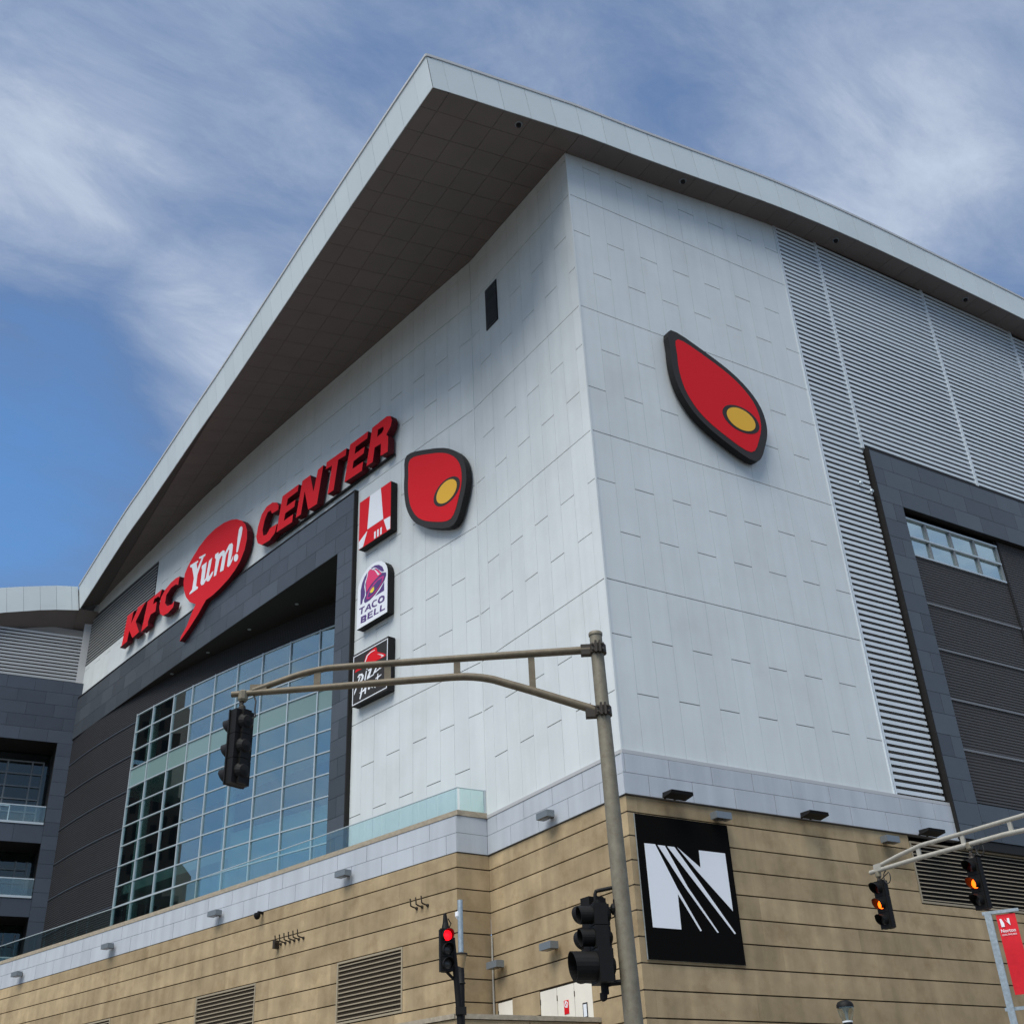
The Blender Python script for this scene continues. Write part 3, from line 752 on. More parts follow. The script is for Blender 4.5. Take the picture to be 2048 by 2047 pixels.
# --- the wing that closes the view on the left
def PX(a, off, z): return (-8.0 - .996 * a - .087 * off, 50.3 + .087 * a - .996 * off, Zr(z))
e = MB()
patch(PX, -1.0, 6.2, 16.7, 21.1, .5, -.02, e); patch(PX, -1.0, .9, .9, 16.7, 2.6, -.02, e); patch(PX, .9, 6.2, 10.0, 11.2, 2.8, -.02, e); patch(PX, .9, 6.2, 5.45, 6.6, 2.8, -.02, e); patch(PX, .9, 6.2, .9, 2.0, 2.8, -.02, e)
patch(PX, -1.0, 6.2, 16.72, 17.1, 3, -.03, e)
wing = part('wing', e, M['dark_trim'])
for r_ in range(5):
    a = -.85; z1 = 21.08 - r_ * .877; f = [2.0, 1.2, 2.3, 1.6, 2.45][r_]
    while a < 6.1: b = a + (f if a == -.85 else 1.77); dp(a, min(b, 6.2), z1 - .877, z1, PX, .01, 'dark_wing', wing); a = b
z1 = 16.7
while z1 > 1.2: dp(-.85, .9, z1 - .885, z1, PX, .01, 'dark_wing', wing); z1 -= .885
for (z0, z1) in ((10.0, 11.15), (5.45, 6.55)):
    a = .9
    while a < 6: dp(a, min(a + 1.77, 6.2), z0, z1, PX, .01, 'dark_wing', wing); a += 1.77
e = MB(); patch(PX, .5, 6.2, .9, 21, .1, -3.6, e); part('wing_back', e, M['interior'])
for (zb, zt) in ((11.3, 16.7), (6.7, 10.0), (2.0, 5.45)):
    e = MB(); patch(PX, .95, 6.2, zb, zt, .05, -2.6, e); wp = part('balcony_glazing', e, M['glass_dark'])
    mu = [1.35, 2.05, 3.6, 5.2]
    for a in mu:
        q = MB(); patch(PX, a - .05, a + .05, zb, zt - .6, .1, -2.5, q); q.build('mullion', M['wing_mullion'], wp)
    z = zb + .45
    while z < zt - .5:
        q = MB(); patch(PX, 1.35, 6.2, z - .04, z + .04, .1, -2.49, q); q.build('transom', M['wing_mullion'], wp); z += .86
    q = MB(); patch(PX, .95, 6.2, zb - .12, zb + .02, .12, .06, q); patch(PX, .95, 6.2, zb + 1.02, zb + 1.09, .05, .02, q); q.build('balcony_rail', M['mullion'], wp)
    q = MB(); patch(PX, .95, 6.2, zb + .02, zb + 1.02, .02, .01, q); q.build('balcony_glass', M['glass_clear'], wp)
e = MB()
for dx in (3.0, 3.9): patch(PX, dx, dx + .07, 11.3, 13.0, .08, -2.42, e); patch(PX, dx + .75, dx + .82, 11.3, 13.0, .08, -2.42, e); patch(PX, dx, dx + .82, 12.93, 13.0, .08, -2.42, e)
part('balcony_door', e, M['white'])
e = MB(); patch(PX, -1.2, 6.2, 21.05, 25.2, .1, -.45, e); wl2 = part('wing_louver', e, M['louver_back'])
for i in range(14):
    q = MB(); z = 21.2 + i * .25; q.hexa([PX(.35, -.22, z), PX(6.2, -.22, z), PX(6.2, -.22, z + .15), PX(.35, -.22, z + .15)], [PX(.35, -.36, z + .08), PX(6.2, -.36, z + .08), PX(6.2, -.36, z + .23), PX(.35, -.36, z + .23)]); q.build('louver_slat', M['slat_wing'], wl2)
e = MB(); patch(PX, -.35, .35, 21.05, 26.3, .3, -.18, e); patch(PX, -1.2, 6.2, 25.0, 28.0, .3, -1.6, e); part('wing_trim', e, M['coping'])
wb = [(-9.0, 26.29), (-10.47, 26.08), (-11.65, 25.84), (-12.44, 25.63), (-13.34, 25.41), (-14.0, 25.23), (-16, 24.6), (-19, 23.4)]
wt = [(-9.32, 28.10), (-10.82, 27.9), (-12.05, 27.62), (-12.86, 27.45), (-13.78, 27.22), (-14.4, 27.08), (-16.5, 26.4), (-19.6, 25.2)]
WY = lambda x: 49.75 - .087 * (x + 8)
wj0 = [-7.4, -8.2]; wj = [-9.0, -9.45, -10.45, -11.5, -12.55, -13.6, -14.65, -15.2]
bx = [p[0] for p in wb][::-1]; bz = [p[1] for p in wb][::-1]; tx = [p[0] for p in wt][::-1]; tz = [p[1] for p in wt][::-1]
ef = MB(); es = MB()
for a, b in ((-7.2, -8.1), (-8.1, -9.05)):
    es.add([(a, 49.5, Zr(26.25)), (b, 49.5, Zr(26.25)), (b, 51.6, Zr(25.0)), (a, 51.6, Zr(25.0))], [(0, 1, 2, 3)])
for a, b in zip(wj, wj[1:]):
    f = lambda x, g: (Vector((x - g, WY(x), Zr(interp(x, bx, bz)))), Vector((x - .31 - g, WY(x), Zr(interp(x - .31, tx, tz)))))
    (ab, at), (bb, bt) = f(a, .008), f(b, -.008); inn = Vector((0, .03, 0))
    MB().hexa([ab, bb, bt, at], [ab + inn, bb + inn, bt + inn, at + inn]).build('fascia_panel', M['fascia'], fascia)
    (ab, at), (bb, bt) = f(a, 0), f(b, 0); o = Vector((0, .035, 0)); ef.hexa([ab + o, bb + o, bt + o, at + o], [ab + o * 3, bb + o * 3, bt + o * 3, at + o * 3])
    za, zb_ = interp(a, bx, bz), interp(b, bx, bz)
    es.add([(a, WY(a), Zr(za)), (b, WY(b), Zr(zb_)), (b, WY(b) + 1.2, Zr(zb_ - 1.1)), (a, WY(a) + 1.2, Zr(za - 1.1))], [(0, 1, 2, 3)])
    es.add([(a, WY(a), Zr(za + 1.6)), (b, WY(b), Zr(zb_ + 1.6)), (b, WY(b) + 12, Zr(zb_ + 1.8)), (a, WY(a) + 12, Zr(za + 1.8))], [(0, 1, 2, 3)])
part('wing_fascia', ef, M['metal_edge']); part('wing_soffit', es, M['soffit'])
G = {
'K': [(-4.339,21.063),(-4.070,21.110),(-3.760,23.016),(-3.819,23.120),(-2.718,23.101),(-2.877,23.007),(-3.005,22.255),(-2.195,22.984),(-2.282,23.130),(-1.001,23.040),(-1.268,22.925),(-2.263,22.145),(-1.492,21.108),(-2.431,21.057),(-2.624,21.252),(-3.115,21.832),(-3.247,21.169),(-3.228,21.105)],
'F': [(-1.145,20.989),(-0.788,22.64),(-0.736,22.95),(1.278,23.000),(1.082,22.496),(0.833,22.69),(0.274,22.72),(0.165,22.4),(0.701,22.36),(0.697,21.69),(0.024,21.76),(-0.266,21.35),(-0.209,21.07)],
'C': [(3.717,22.881),(3.636,22.324),(3.304,22.505),(2.667,22.547),(2.053,22.282),(2.014,21.741),(2.399,21.374),(3.098,21.242),(3.364,21.346),(3.289,20.956),(2.655,20.829),(1.922,20.906),(1.457,21.237),(1.196,21.768),(1.292,22.420),(1.806,22.773),(2.530,22.949),(3.197,22.972)],
'C2': [(-4.438,22.077),(-5.103,22.138),(-5.266,22.417),(-5.575,22.457),(-5.875,22.065),(-6.021,21.497),(-5.882,21.092),(-5.526,21.009),(-5.212,21.258),(-4.483,21.209),(-4.637,20.710),(-5.161,20.482),(-5.986,20.550),(-6.466,20.883),(-6.663,21.366),(-6.565,21.958),(-6.253,22.615),(-5.760,22.893),(-5.147,22.868),(-4.645,22.627),(-4.442,22.344)],
'E1': [(-4.479,20.664),(-4.089,22.757),(-2.451,22.718),(-2.520,22.317),(-3.512,22.318),(-3.609,21.893),(-2.698,21.872),(-2.764,21.464),(-3.674,21.481),(-3.770,21.060),(-2.845,21.039),(-2.905,20.581)],
'N': [(-2.549,20.670),(-2.095,22.751),(-1.317,22.727),(-0.922,21.5),(-0.583,22.69),(-0.075,22.72),(-0.512,20.56),(-1.344,20.610),(-1.796,21.951),(-2.064,20.656)],
'T': [(0.186,22.33),(0.235,22.74),(2.066,22.655),(2.013,22.250),(1.334,22.324),(1.008,20.650),(0.455,20.67),(0.768,22.26)],
'E2': [(1.990,20.634),(2.398,22.708),(3.966,22.675),(3.908,22.278),(2.896,22.291),(2.819,21.903),(3.708,21.884),(3.629,21.528),(2.750,21.514),(2.661,21.087),(3.598,21.049),(3.511,20.555)],
'R': [(3.898,20.610),(4.322,22.681),(5.549,22.704),(5.862,22.554),(5.984,22.237),(5.907,21.934),(5.537,21.619),(5.699,21.409),(5.676,20.548),(5.081,20.610),(5.097,21.317),(4.575,21.374),(4.424,20.597)],
'Rh': [(4.827,22.304),(5.268,22.246),(5.321,22.058),(5.151,21.928),(4.769,21.887)],
'bal': [(1.928,23.734),(2.619,23.311),(3.086,22.847),(3.365,22.310),(3.424,21.729),(3.257,21.104),(2.860,20.584),(2.305,20.230),(1.644,19.966),(0.696,19.77),(-0.193,19.66),(-0.935,19.68),(-1.758,19.111),(-2.783,18.560),(-3.849,18.137),(-3.762,18.404),(-3.131,18.841),(-2.646,19.508),(-2.252,19.918),(-3.070,20.387),(-3.681,20.968),(-4.057,21.564),(-4.259,22.174),(-4.210,22.739),(-3.894,23.139),(-3.330,23.538),(-2.618,23.923),(-1.700,24.208),(-0.662,24.3),(0.386,24.21),(1.250,24.005)],
'Y': [(-3.548,23.054),(-2.522,22.946),(-2.517,22.822),(-2.689,22.807),(-2.517,22.337),(-2.079,22.912),(-2.421,23.024),(-2.440,23.123),(-1.616,23.010),(-1.642,22.895),(-1.848,22.864),(-2.416,21.928),(-2.441,21.186),(-2.157,21.017),(-2.192,20.903),(-3.203,20.930),(-3.208,21.051),(-2.917,21.149),(-2.847,21.900),(-3.248,22.755),(-3.518,22.914)],
'u': [(-1.935,22.324),(-1.344,22.330),(-1.398,21.369),(-1.452,21.161),(-1.228,21.221),(-1.050,22.281),(-0.683,22.33),(-0.872,21.33),(-0.836,21.13),(-0.513,21.3),(-0.337,21.3),(-0.447,21.05),(-0.779,20.83),(-1.078,20.928),(-1.156,21.088),(-1.445,20.876),(-1.743,20.949),(-1.874,21.131),(-1.843,22.050),(-1.928,22.138)],
'm': [(-0.317,22.38),(0.056,22.37),(0.086,22.2),(0.63,22.24),(0.832,22.13),(0.87,21.91),(1.346,22.309),(1.670,22.256),(1.820,22.046),(1.792,21.500),(1.660,21.055),(1.806,21.142),(1.977,21.293),(1.949,21.080),(1.724,20.827),(1.511,20.768),(1.329,20.896),(1.343,21.242),(1.410,21.923),(1.313,21.966),(1.075,21.765),(0.919,20.82),(0.502,20.87),(0.652,21.85),(0.499,21.94),(0.294,21.8),(0.047,20.86),(-0.232,20.88),(-0.156,22),(-0.327,22.17)],
'ex': [(2.385,22.812),(2.499,22.940),(2.700,22.898),(2.815,22.716),(2.768,22.330),(2.484,21.321),(2.303,21.351),(2.325,22.226)],
'dot': [(2.582,20.973),(2.534,21.097),(2.440,21.203),(2.320,21.265),(2.202,21.269),(2.113,21.215),(2.074,21.115),(2.094,20.991),(2.168,20.873),(2.279,20.787),(2.401,20.754),(2.506,20.779),(2.572,20.859)],
'tpanel': [(-1.292,11.991),(-1.274,14.020),(-1.234,14.254),(-1.077,14.507),(-0.802,14.74),(-0.509,14.9),(-0.147,14.96),(0.247,14.92),(0.575,14.8),(0.837,14.6),(1.003,14.350),(1.065,14.110),(1.067,12.005)],
't1': [(-1.039,13.183),(-1.043,13.927),(-0.949,14.24),(-0.76,14.51),(-0.55,14.66),(-0.591,14.44),(-0.717,14.25),(-0.757,14.01),(-0.679,13.67),(-0.721,13.47),(-0.848,13.35),(-0.907,13.19)],
't2': [(-0.24,14.77),(0.055,14.79),(0.384,14.68),(0.648,14.47),(0.799,14.18),(0.622,14.22),(0.358,14.45),(0.125,14.65),(-0.041,14.71),(-0.188,14.7)],
't3': [(0.812,13.62),(0.822,13.17),(0.12,13.17),(0.484,13.35)],
'bellrim': [(-0.743,13.21),(-0.732,13.35),(-0.607,13.51),(-0.678,14.1),(-0.525,14.43),(-0.467,14.67),(-0.338,14.74),(-0.204,14.69),(-0.104,14.62),(0.126,14.61),(0.358,14.43),(0.591,14.18),(0.945,14.05),(0.964,13.92),(0.826,13.68),(0.481,13.46),(0.133,13.26),(-0.283,13.13),(-0.642,13.12)],
'bellbody': [(-0.562,13.62),(-0.599,14.2),(-0.493,14.46),(-0.435,14.68),(-0.271,14.71),(-0.069,14.58),(0.193,14.54),(0.392,14.37),(0.624,14.12),(0.207,14.04),(-0.178,13.9),(-0.435,13.74)],
'bellring': [(-0.549,13.28),(-0.491,13.47),(-0.302,13.69),(0.083,13.88),(0.467,13.97),(0.756,13.96),(0.822,13.87),(0.699,13.67),(0.417,13.44),(0.036,13.28),(-0.35,13.2)],
'bellin': [(-0.453,13.35),(-0.329,13.53),(-0.042,13.71),(0.341,13.88),(0.662,13.87),(0.635,13.69),(0.352,13.49),(0.002,13.33),(-0.321,13.29)],
'clap': [(0.056,13.68),(0.067,13.52),(-0.033,13.43),(-0.196,13.45),(-0.264,13.53),(-0.201,13.59),(-0.073,13.66)],
'hi': [(-0.071,14.62),(0.095,14.55),(0.463,14.16),(0.35,14.13),(0.199,14.35),(0.063,14.52)],
'lT': [(-1.135,12.955),(-1.124,13.004),(-0.686,13),(-0.7,12.93),(-0.831,12.93),(-0.87,12.66),(-0.985,12.67),(-0.946,12.93)],
'lA': [(-0.707,12.68),(-0.407,12.97),(-0.294,12.96),(-0.17,12.64),(-0.283,12.64),(-0.318,12.73),(-0.513,12.73),(-0.575,12.66)],
'lAh': [(-0.466,12.79),(-0.365,12.88),(-0.336,12.79)],
'lC': [(0.27,12.96),(0.256,12.9),(0.079,12.92),(-0.016,12.88),(-0.012,12.76),(0.118,12.69),(0.262,12.7),(0.28,12.63),(0.088,12.62),(-0.074,12.68),(-0.142,12.79),(-0.114,12.91),(0.013,12.99)],
'lO': [(0.652,12.99),(0.828,12.91),(0.872,12.8),(0.834,12.66),(0.661,12.63),(0.47,12.65),(0.347,12.75),(0.344,12.86),(0.462,12.98)],
'lOh': [(0.654,12.9),(0.719,12.86),(0.721,12.75),(0.628,12.71),(0.516,12.73),(0.473,12.8),(0.528,12.88)],
'lB': [(-0.982,12.2),(-0.963,12.53),(-0.586,12.51),(-0.518,12.42),(-0.562,12.31),(-0.517,12.23),(-0.573,12.17)],
'lBh1': [(-0.827,12.42),(-0.68,12.42),(-0.695,12.37),(-0.826,12.38)],
'lBh2': [(-0.839,12.3),(-0.676,12.3),(-0.69,12.26),(-0.843,12.25)],
'lE': [(-0.461,12.2),(-0.424,12.52),(-0.037,12.52),(-0.041,12.45),(-0.292,12.46),(-0.3,12.4),(-0.065,12.39),(-0.069,12.33),(-0.314,12.34),(-0.318,12.27),(-0.029,12.26),(-0.033,12.19)],
'lL1': [(0.037,12.21),(0.075,12.53),(0.203,12.52),(0.163,12.26),(0.418,12.26),(0.413,12.2)],
'lL2': [(0.498,12.21),(0.537,12.52),(0.664,12.51),(0.629,12.27),(0.906,12.26),(0.898,12.19)],
'ppanel': [(-1.507,8.309),(-1.523,10.789),(1.189,10.781),(1.159,8.269)],
'pbo': [(-1.468,8.338),(-1.467,10.699),(1.158,10.692),(1.125,8.361)],
'hat': [(-1.336,9.887),(-1.245,10.001),(-0.666,10.04),(-0.636,10.13),(-0.478,10.43),(-0.178,10.53),(0.222,10.59),(0.316,10.53),(0.369,10.31),(0.878,10.06),(1.027,9.945),(0.947,9.89),(0.242,9.911),(-0.763,9.9),(-1.171,9.891)],
'hatl': [(-0.585,10.12),(-0.41,10.42),(-0.126,10.49),(0.191,10.48),(0.192,10.45),(-0.108,10.45),(-0.358,10.37),(-0.527,10.09)],
'hatb': [(0.365,10.21),(0.731,10.06),(0.897,9.949),(0.669,9.946),(0.651,9.977),(0.766,9.989)],
'pP': [(-0.953,9.583),(-0.867,9.554),(-1.231,8.939),(-1.344,8.808),(-1.317,8.967)],
'pPb': [(-1.107,9.603),(-0.992,9.702),(-0.753,9.667),(-0.63,9.537),(-0.641,9.393),(-0.805,9.259),(-0.974,9.274),(-0.943,9.348),(-0.793,9.402),(-0.764,9.519),(-0.835,9.596),(-0.971,9.61),(-1.054,9.543)],
'pi': [(-0.451,9.687),(-0.383,9.674),(-0.485,9.246),(-0.57,9.285)],
'pid': [(-0.421,9.786),(-0.336,9.768),(-0.352,9.726),(-0.426,9.741)],
'pz': [(-0.317,9.683),(-0.017,9.685),(-0.031,9.606),(-0.171,9.318),(0.16,9.342),(0.145,9.295),(-0.384,9.244),(-0.371,9.323),(-0.164,9.62),(-0.297,9.613)],
'pz2': [(0.216,9.646),(0.446,9.693),(0.431,9.625),(0.256,9.424),(0.55,9.469),(0.535,9.411),(0.094,9.333),(0.125,9.406),(0.3,9.618),(0.218,9.604)],
'pa': [(0.517,9.501),(0.611,9.635),(0.806,9.651),(0.936,9.689),(0.953,9.62),(0.81,9.504),(0.875,9.481),(0.811,9.441),(0.649,9.435),(0.584,9.405)],
'pH': [(-0.92,8.795),(-0.554,8.863),(-0.46,9.04),(-0.36,9.038),(-0.444,8.599),(-0.545,8.632),(-0.5,8.762),(-0.701,8.765),(-0.839,8.469),(-0.908,8.501),(-0.746,9.072),(-0.645,9.059),(-0.705,8.881),(-0.811,8.76),(-0.947,8.783)],
'pu': [(-0.291,8.963),(-0.208,8.966),(-0.203,8.809),(-0.061,9.011),(0.012,9.007),(-0.055,8.822),(0.113,8.726),(0.064,8.711),(-0.086,8.791),(-0.199,8.705),(-0.267,8.748)],
'pt': [(0.425,9.252),(0.474,9.256),(0.478,9.12),(0.721,9.14),(0.706,9.104),(0.496,9.051),(0.309,8.743),(0.279,8.64),(0.196,8.677),(0.414,9.058),(0.267,9.046),(0.266,9.077),(0.412,9.121)],
'npanel': [(0.221,-0.574),(3.956,-0.598),(3.951,-4.902),(0.215,-4.891)],
'n1': [(0.491,-1.491),(0.906,-1.483),(1.598,-2.772),(2.362,-3.972),(2.301,-3.989),(1.585,-2.931),(1.572,-3.981),(0.504,-3.983)],
'n2': [(1.000,-1.496),(1.288,-1.496),(2.005,-2.687),(3.028,-3.984),(2.974,-3.995),(1.927,-2.746)],
'n3': [(1.374,-1.501),(1.655,-1.494),(2.520,-2.513),(3.711,-3.970),(3.660,-3.994),(2.459,-2.679)],
'n4': [(1.767,-1.491),(2.621,-2.057),(2.638,-1.511),(3.710,-1.509),(3.715,-3.301),(2.468,-2.179)],
}
# ------------------------------------------------------------------ signs on the facades
def child(mb, name, mats, parent, smooth=False):
    o = mb.build(name, mats, parent, smooth)
    root = parent
    while root.parent is not None: root = root.parent
    if parent is root: o.matrix_parent_inverse = root.matrix_basis.inverted()
    return o
def sframe(y0, off=0.0):
    s = WS(y0); k = math.hypot(1, s)
    return Vector((WX(y0), y0, Z0)) + Vector((-1, s, 0)) / k * off, Vector((-s, -1, 0)) / k, Vector((0, 0, 1)), Vector((-1, s, 0)) / k
def sprism(poly, fr, d0, d1, holes=()):
    O, u, v, n = fr; return MB().prism(poly, O, u, v, n, d0, d1, holes)
def centre(poly): return (sum(p[0] for p in poly) / len(poly), sum(p[1] for p in poly) / len(poly))
def sign_loc(fr, c): O, u, v, n = fr; return O + u * c[0] + v * c[1]

f39 = sframe(39)
sg = thing('word_sign', sign_loc(f39, (-1, 21)), 'three bold red italic letters K F C left of the speech balloon', 'sign', 'parts of the red name sign')
for k in ('K', 'F', 'C'):
    child(sprism(G[k], f39, .12, .5), 'letter', [M['red'], M['red_side']], sg)
f19 = sframe(19.5)
sg = thing('word_sign', sign_loc(f19, (0, 21)), 'red block letters spelling CENTER right of the speech balloon', 'sign', 'parts of the red name sign')
for k in ('C2', 'E1', 'N', 'T', 'E2', 'R'):
    child(sprism(G[k], f19, .12, .5, [G['Rh']] if k == 'R' else ()), 'letter', [M['red'], M['red_side']], sg)
e = MB(); O, u, v, n = f19; e.obox(O + u * .3 + v * 20.55 + n * .1, u, v, n, 5.4, .05, .06); child(e, 'mounting_rail', M['sign_black'], sg)
f30 = sframe(30.5)
sg = thing('balloon_sign', sign_loc(f30, (0, 21)), 'red speech balloon sign with white Yum! lettering and long pointed tail', 'sign', 'parts of the red name sign')
child(sprism(G['bal'], f30, .12, .5), 'balloon', [M['red'], M['red_side']], sg)
for k in ('Y', 'u', 'm', 'ex', 'dot'): child(sprism(G[k], f30, .49, .515), 'letter' if k not in ('ex', 'dot') else 'exclamation_mark', [M['white'], M['white']], sg)

f15 = sframe(15)
# bell sign
sg = thing('bell_sign', sign_loc(f15, (0, 13)), 'white arched sign with pink bell and purple TACO BELL lettering', 'sign')
child(sprism(G['tpanel'], f15, .03, .4), 'panel', [M['white'], M['sign_black']], sg)
lay = .392
def layer(keys, m, name, d, parent=sg, holes=()):
    for k in keys: child(sprism(G[k], f15, d, d + .012, holes), name, [M[m], M[m]], parent)
layer(('t1', 't2', 't3'), 'purple', 'arch_shape', .392)
layer(('bellrim',), 'purple', 'bell_outline', .396); layer(('bellbody',), 'pink', 'bell_body', .402); layer(('bellring',), 'magenta', 'bell_lip', .406)
layer(('bellin',), 'purple', 'bell_mouth', .412); layer(('clap',), 'yellow', 'clapper', .418); layer(('hi',), 'white', 'highlight', .410)
layer(('lT', 'lC', 'lE', 'lL1', 'lL2'), 'purple', 'letter', .392)
layer(('lA',), 'purple', 'letter', .392, sg, [G['lAh']]); layer(('lO',), 'purple', 'letter', .392, sg, [G['lOh']]); layer(('lB',), 'purple', 'letter', .392, sg, [G['lBh1'], G['lBh2']])
# hat sign
sg = thing('hat_sign', sign_loc(f15, (0, 9.5)), 'black square sign with red hat shape and white brushed Pizza Hut lettering', 'sign')
child(sprism(G['ppanel'], f15, .03, .4), 'panel', [M['sign_char'], M['sign_black']], sg)
pb_ = G['pbo']; ci = centre(pb_); inner = [(ci[0] + (x - ci[0]) * .965, ci[1] + (y - ci[1]) * .965) for x, y in pb_]
child(sprism(pb_, f15, .395, .408, [inner]), 'border', [M['white'], M['white']], sg)
layer(('hat',), 'red', 'hat', .394, sg); layer(('hatl', 'hatb'), 'white', 'hat_highlight', .400, sg)
layer(('pP', 'pPb', 'pi', 'pid', 'pz', 'pz2', 'pa', 'pH', 'pu', 'pt'), 'white', 'letter', .397, sg)
# red square sign: the printed portrait of the photograph is left out, plain bands stand in for it
sg = thing('square_sign', sign_loc(f15, (0, 17.5)), 'red square sign with a broad white middle above the white arched sign', 'sign')
sq_ = [(-1.32, 16.2), (1.24, 16.2), (1.24, 18.84), (-1.32, 18.84)]
child(sprism(sq_, f15, .03, .4), 'panel', [M['red'], M['sign_black']], sg)
for pl in ([(-.62, 17.02), (.66, 17.02), (.42, 18.83), (-.46, 18.83)], [(-1.30, 16.22), (-.95, 16.22), (-.62, 16.94), (-1.30, 16.62)], [(1.22, 16.24), (.98, 16.24), (.70, 16.94), (1.22, 16.9)]):
    child(sprism(pl, f15, .394, .408), 'white_band', [M['white'], M['white']], sg)
for k in range(3): child(sprism([(-.05 + k * .24, 16.24), (.08 + k * .24, 16.24), (.08 + k * .24, 16.62), (-.05 + k * .24, 16.62)], f15, .394, .408), 'white_stripe', [M['white'], M['white']], sg)

# emblem signs: plain crest shapes stand in for the mascot heads
def crest(fr, cx, cz, wdt, hgt, flip, label, lean):
    def sh(k, dx=0, dz=0):
        base = [(-.50, .98), (-.12, .80), (.24, .52), (.46, .16), (.52, -.24), (.46, -.62), (.30, -1.0), (-.04, -.82), (-.32, -.54), (-.48, -.18), (-.54, .20), (-.54, .60)]
        n = len(base); out = []
        for i in range(n):           # rounded with a closed cubic
            p0, p1, p2, p3 = (Vector((*base[(i + j - 1) % n], 0)) for j in range(4))
            sharp = i in (0, 6)
            for t in (0, .25, .5, .75):
                q = .5 * ((2 * p1) + (p2 - p0) * t + (2 * p0 - 5 * p1 + 4 * p2 - p3) * t * t + (3 * p1 - p0 - 3 * p2 + p3) * t ** 3)
                out.append((q.x, q.y))
        return [((x * k + dx) * wdt * flip + lean * (z * k) + cx, (z * k + dz) * hgt + cz) for x, z in out]
    t = thing('crest_sign', sign_loc(fr, (cx, cz)), label, 'sign', 'red emblem signs')
    child(sprism(sh(1), fr, .10, .42), 'rim', [M['sign_char'], M['sign_black']], t)
    child(sprism(sh(.86), fr, .412, .428), 'red_field', [M['red'], M['red']], t)
    ell = [(cx + flip * wdt * .20 + .17 * wdt * math.cos(a), cz - .30 * hgt + .20 * hgt * math.sin(a)) for a in [2 * math.pi * i / 28 for i in range(28)]]
    ell2 = [(cx + flip * wdt * .20 + .22 * wdt * math.cos(a), cz - .30 * hgt + .24 * hgt * math.sin(a)) for a in [2 * math.pi * i / 28 for i in range(28)]]
    child(sprism(ell2, fr, .420, .436), 'dark_ring', [M['sign_char'], M['sign_char']], t)
    child(sprism(ell, fr, .428, .446), 'yellow_oval', [M['amber_face'], M['amber_face']], t)
f10 = sframe(10.6)
crest(f10, 0.1, 17.0, 4.2, 2.68, 1, 'red and yellow emblem sign beside the square signs on the shaded curved wall', 0)
fR = (Vector((0, 0, Z0)), Vector((1, 0, 0)), Vector((0, 0, 1)), Vector((0, -1, 0)))
crest(fR, 6.55, 17.35, 4.5, 2.76, 1, 'red and yellow emblem sign alone on the flat wall right of the corner', 0)
# black panel with the white striped N
sg = thing('striped_letter_sign', (2.1, -.05, Zr(-2.7)), 'big black panel with a white striped letter N on the tan stone', 'sign')
np_ = [(.218, -.585), (3.955, -.585), (3.955, -4.90), (.218, -4.90)]
child(sprism(np_, fR, .012, .07), 'panel', [M['nblack'], M['galv']], sg)
for k in ('n1', 'n2', 'n3', 'n4'): child(sprism(G[k], fR, .062, .078), 'white_shape', [M['white'], M['white']], sg)
# small notices on the doors
def notice(y, z, wd, h, m, label, kind):
    fr = sframe(y, -.018); t = thing('door_notice', sign_loc(fr, (0, z)), label, 'notice')
    rc = lambda a, b: [(-a, z - b), (a, z - b), (a, z + b), (-a, z + b)]
    child(sprism(rc(wd, h), fr, .0, .012), 'plate', [M[m], M[m]], t)
    if kind == 'S':
        child(sprism([(wd * .8 * math.cos(a), z + .08 + wd * .75 * math.sin(a)) for a in [i * .4 for i in range(16)]], fr, .008, .016, [[(wd * .55 * math.cos(a), z + .08 + wd * .5 * math.sin(a)) for a in [i * .4 for i in range(16)]]]), 'ring', [M['white'], M['white']], t)
        child(sprism([(-.07, z + .17), (-.04, z + .19), (.07, z - .01), (.04, z - .03)], fr, .009, .017), 'bar', [M['white'], M['white']], t)
    else: child(sprism(rc(wd * .7, h * .8), fr, .008, .016), 'sheet', [M['white'], M['white']], t)
notice(3.90, -5.68, .125, .20, 'red', 'red and white prohibition notice on the middle white door', 'S')
notice(2.92, -5.90, .12, .22, 'sign_black', 'white sheet in a black frame on the right white door', 'F')

# ------------------------------------------------------------------ fittings on the walls
def floodlight(x, label):
    t = thing('floodlight', (x, 0, Zr(.03)), label, 'floodlight', 'dark floodlights under the white parapet')
    e = MB()
    e.hexa([(x - .46, -.75, Zr(.0)), (x + .46, -.75, Zr(.0)), (x + .46, -.32, Zr(-.06)), (x - .46, -.32, Zr(-.06))], [(x - .42, -.78, Zr(.10)), (x + .42, -.78, Zr(.10)), (x + .42, -.30, Zr(.12)), (x - .42, -.30, Zr(.12))]); child(e, 'housing', M['sig'], t)
    e = MB()
    for dx in (-.2, .2): e.box(x + dx - .03, x + dx + .03, -.34, -.09, Zr(.0), Zr(.06))
    child(e, 'bracket', M['sig'], t)
floodlight(1.66, 'dark floodlight under the parapet above the striped letter panel')
floodlight(7.54, 'dark floodlight under the middle of the right parapet')
floodlight(13.33, 'dark floodlight above the left end of the long stone wall vent')
def boxlight(fr, a, z, label, wd=.32):
    t = thing('box_light', sign_loc(fr, (a, z)), label, 'wall light', 'grey box lights on the walls')
    O, u, v, n = fr; c = O + u * a + v * z; e = MB()
    e.obox(c + n * .30, u, v, n, wd, .11, .16); child(e, 'housing', M['box_grey'], t)
    e = MB(); e.obox(c + n * .08, u, v, n, .09, .07, .08); child(e, 'mount', M['bracket'], t)
    e = MB(); e.obox(c + n * .30 - v * .112, u, v, n, wd * .8, .006, .12); child(e, 'lens', M['lens_off'], t)
boxlight(fR, 3.56, -.38, 'grey box light on the stone above the striped letter panel')
boxlight(fR, 11.3, -.38, 'grey box light on the stone left of the long wall vent')
def lfr(y, off=0): return sframe(y, off)
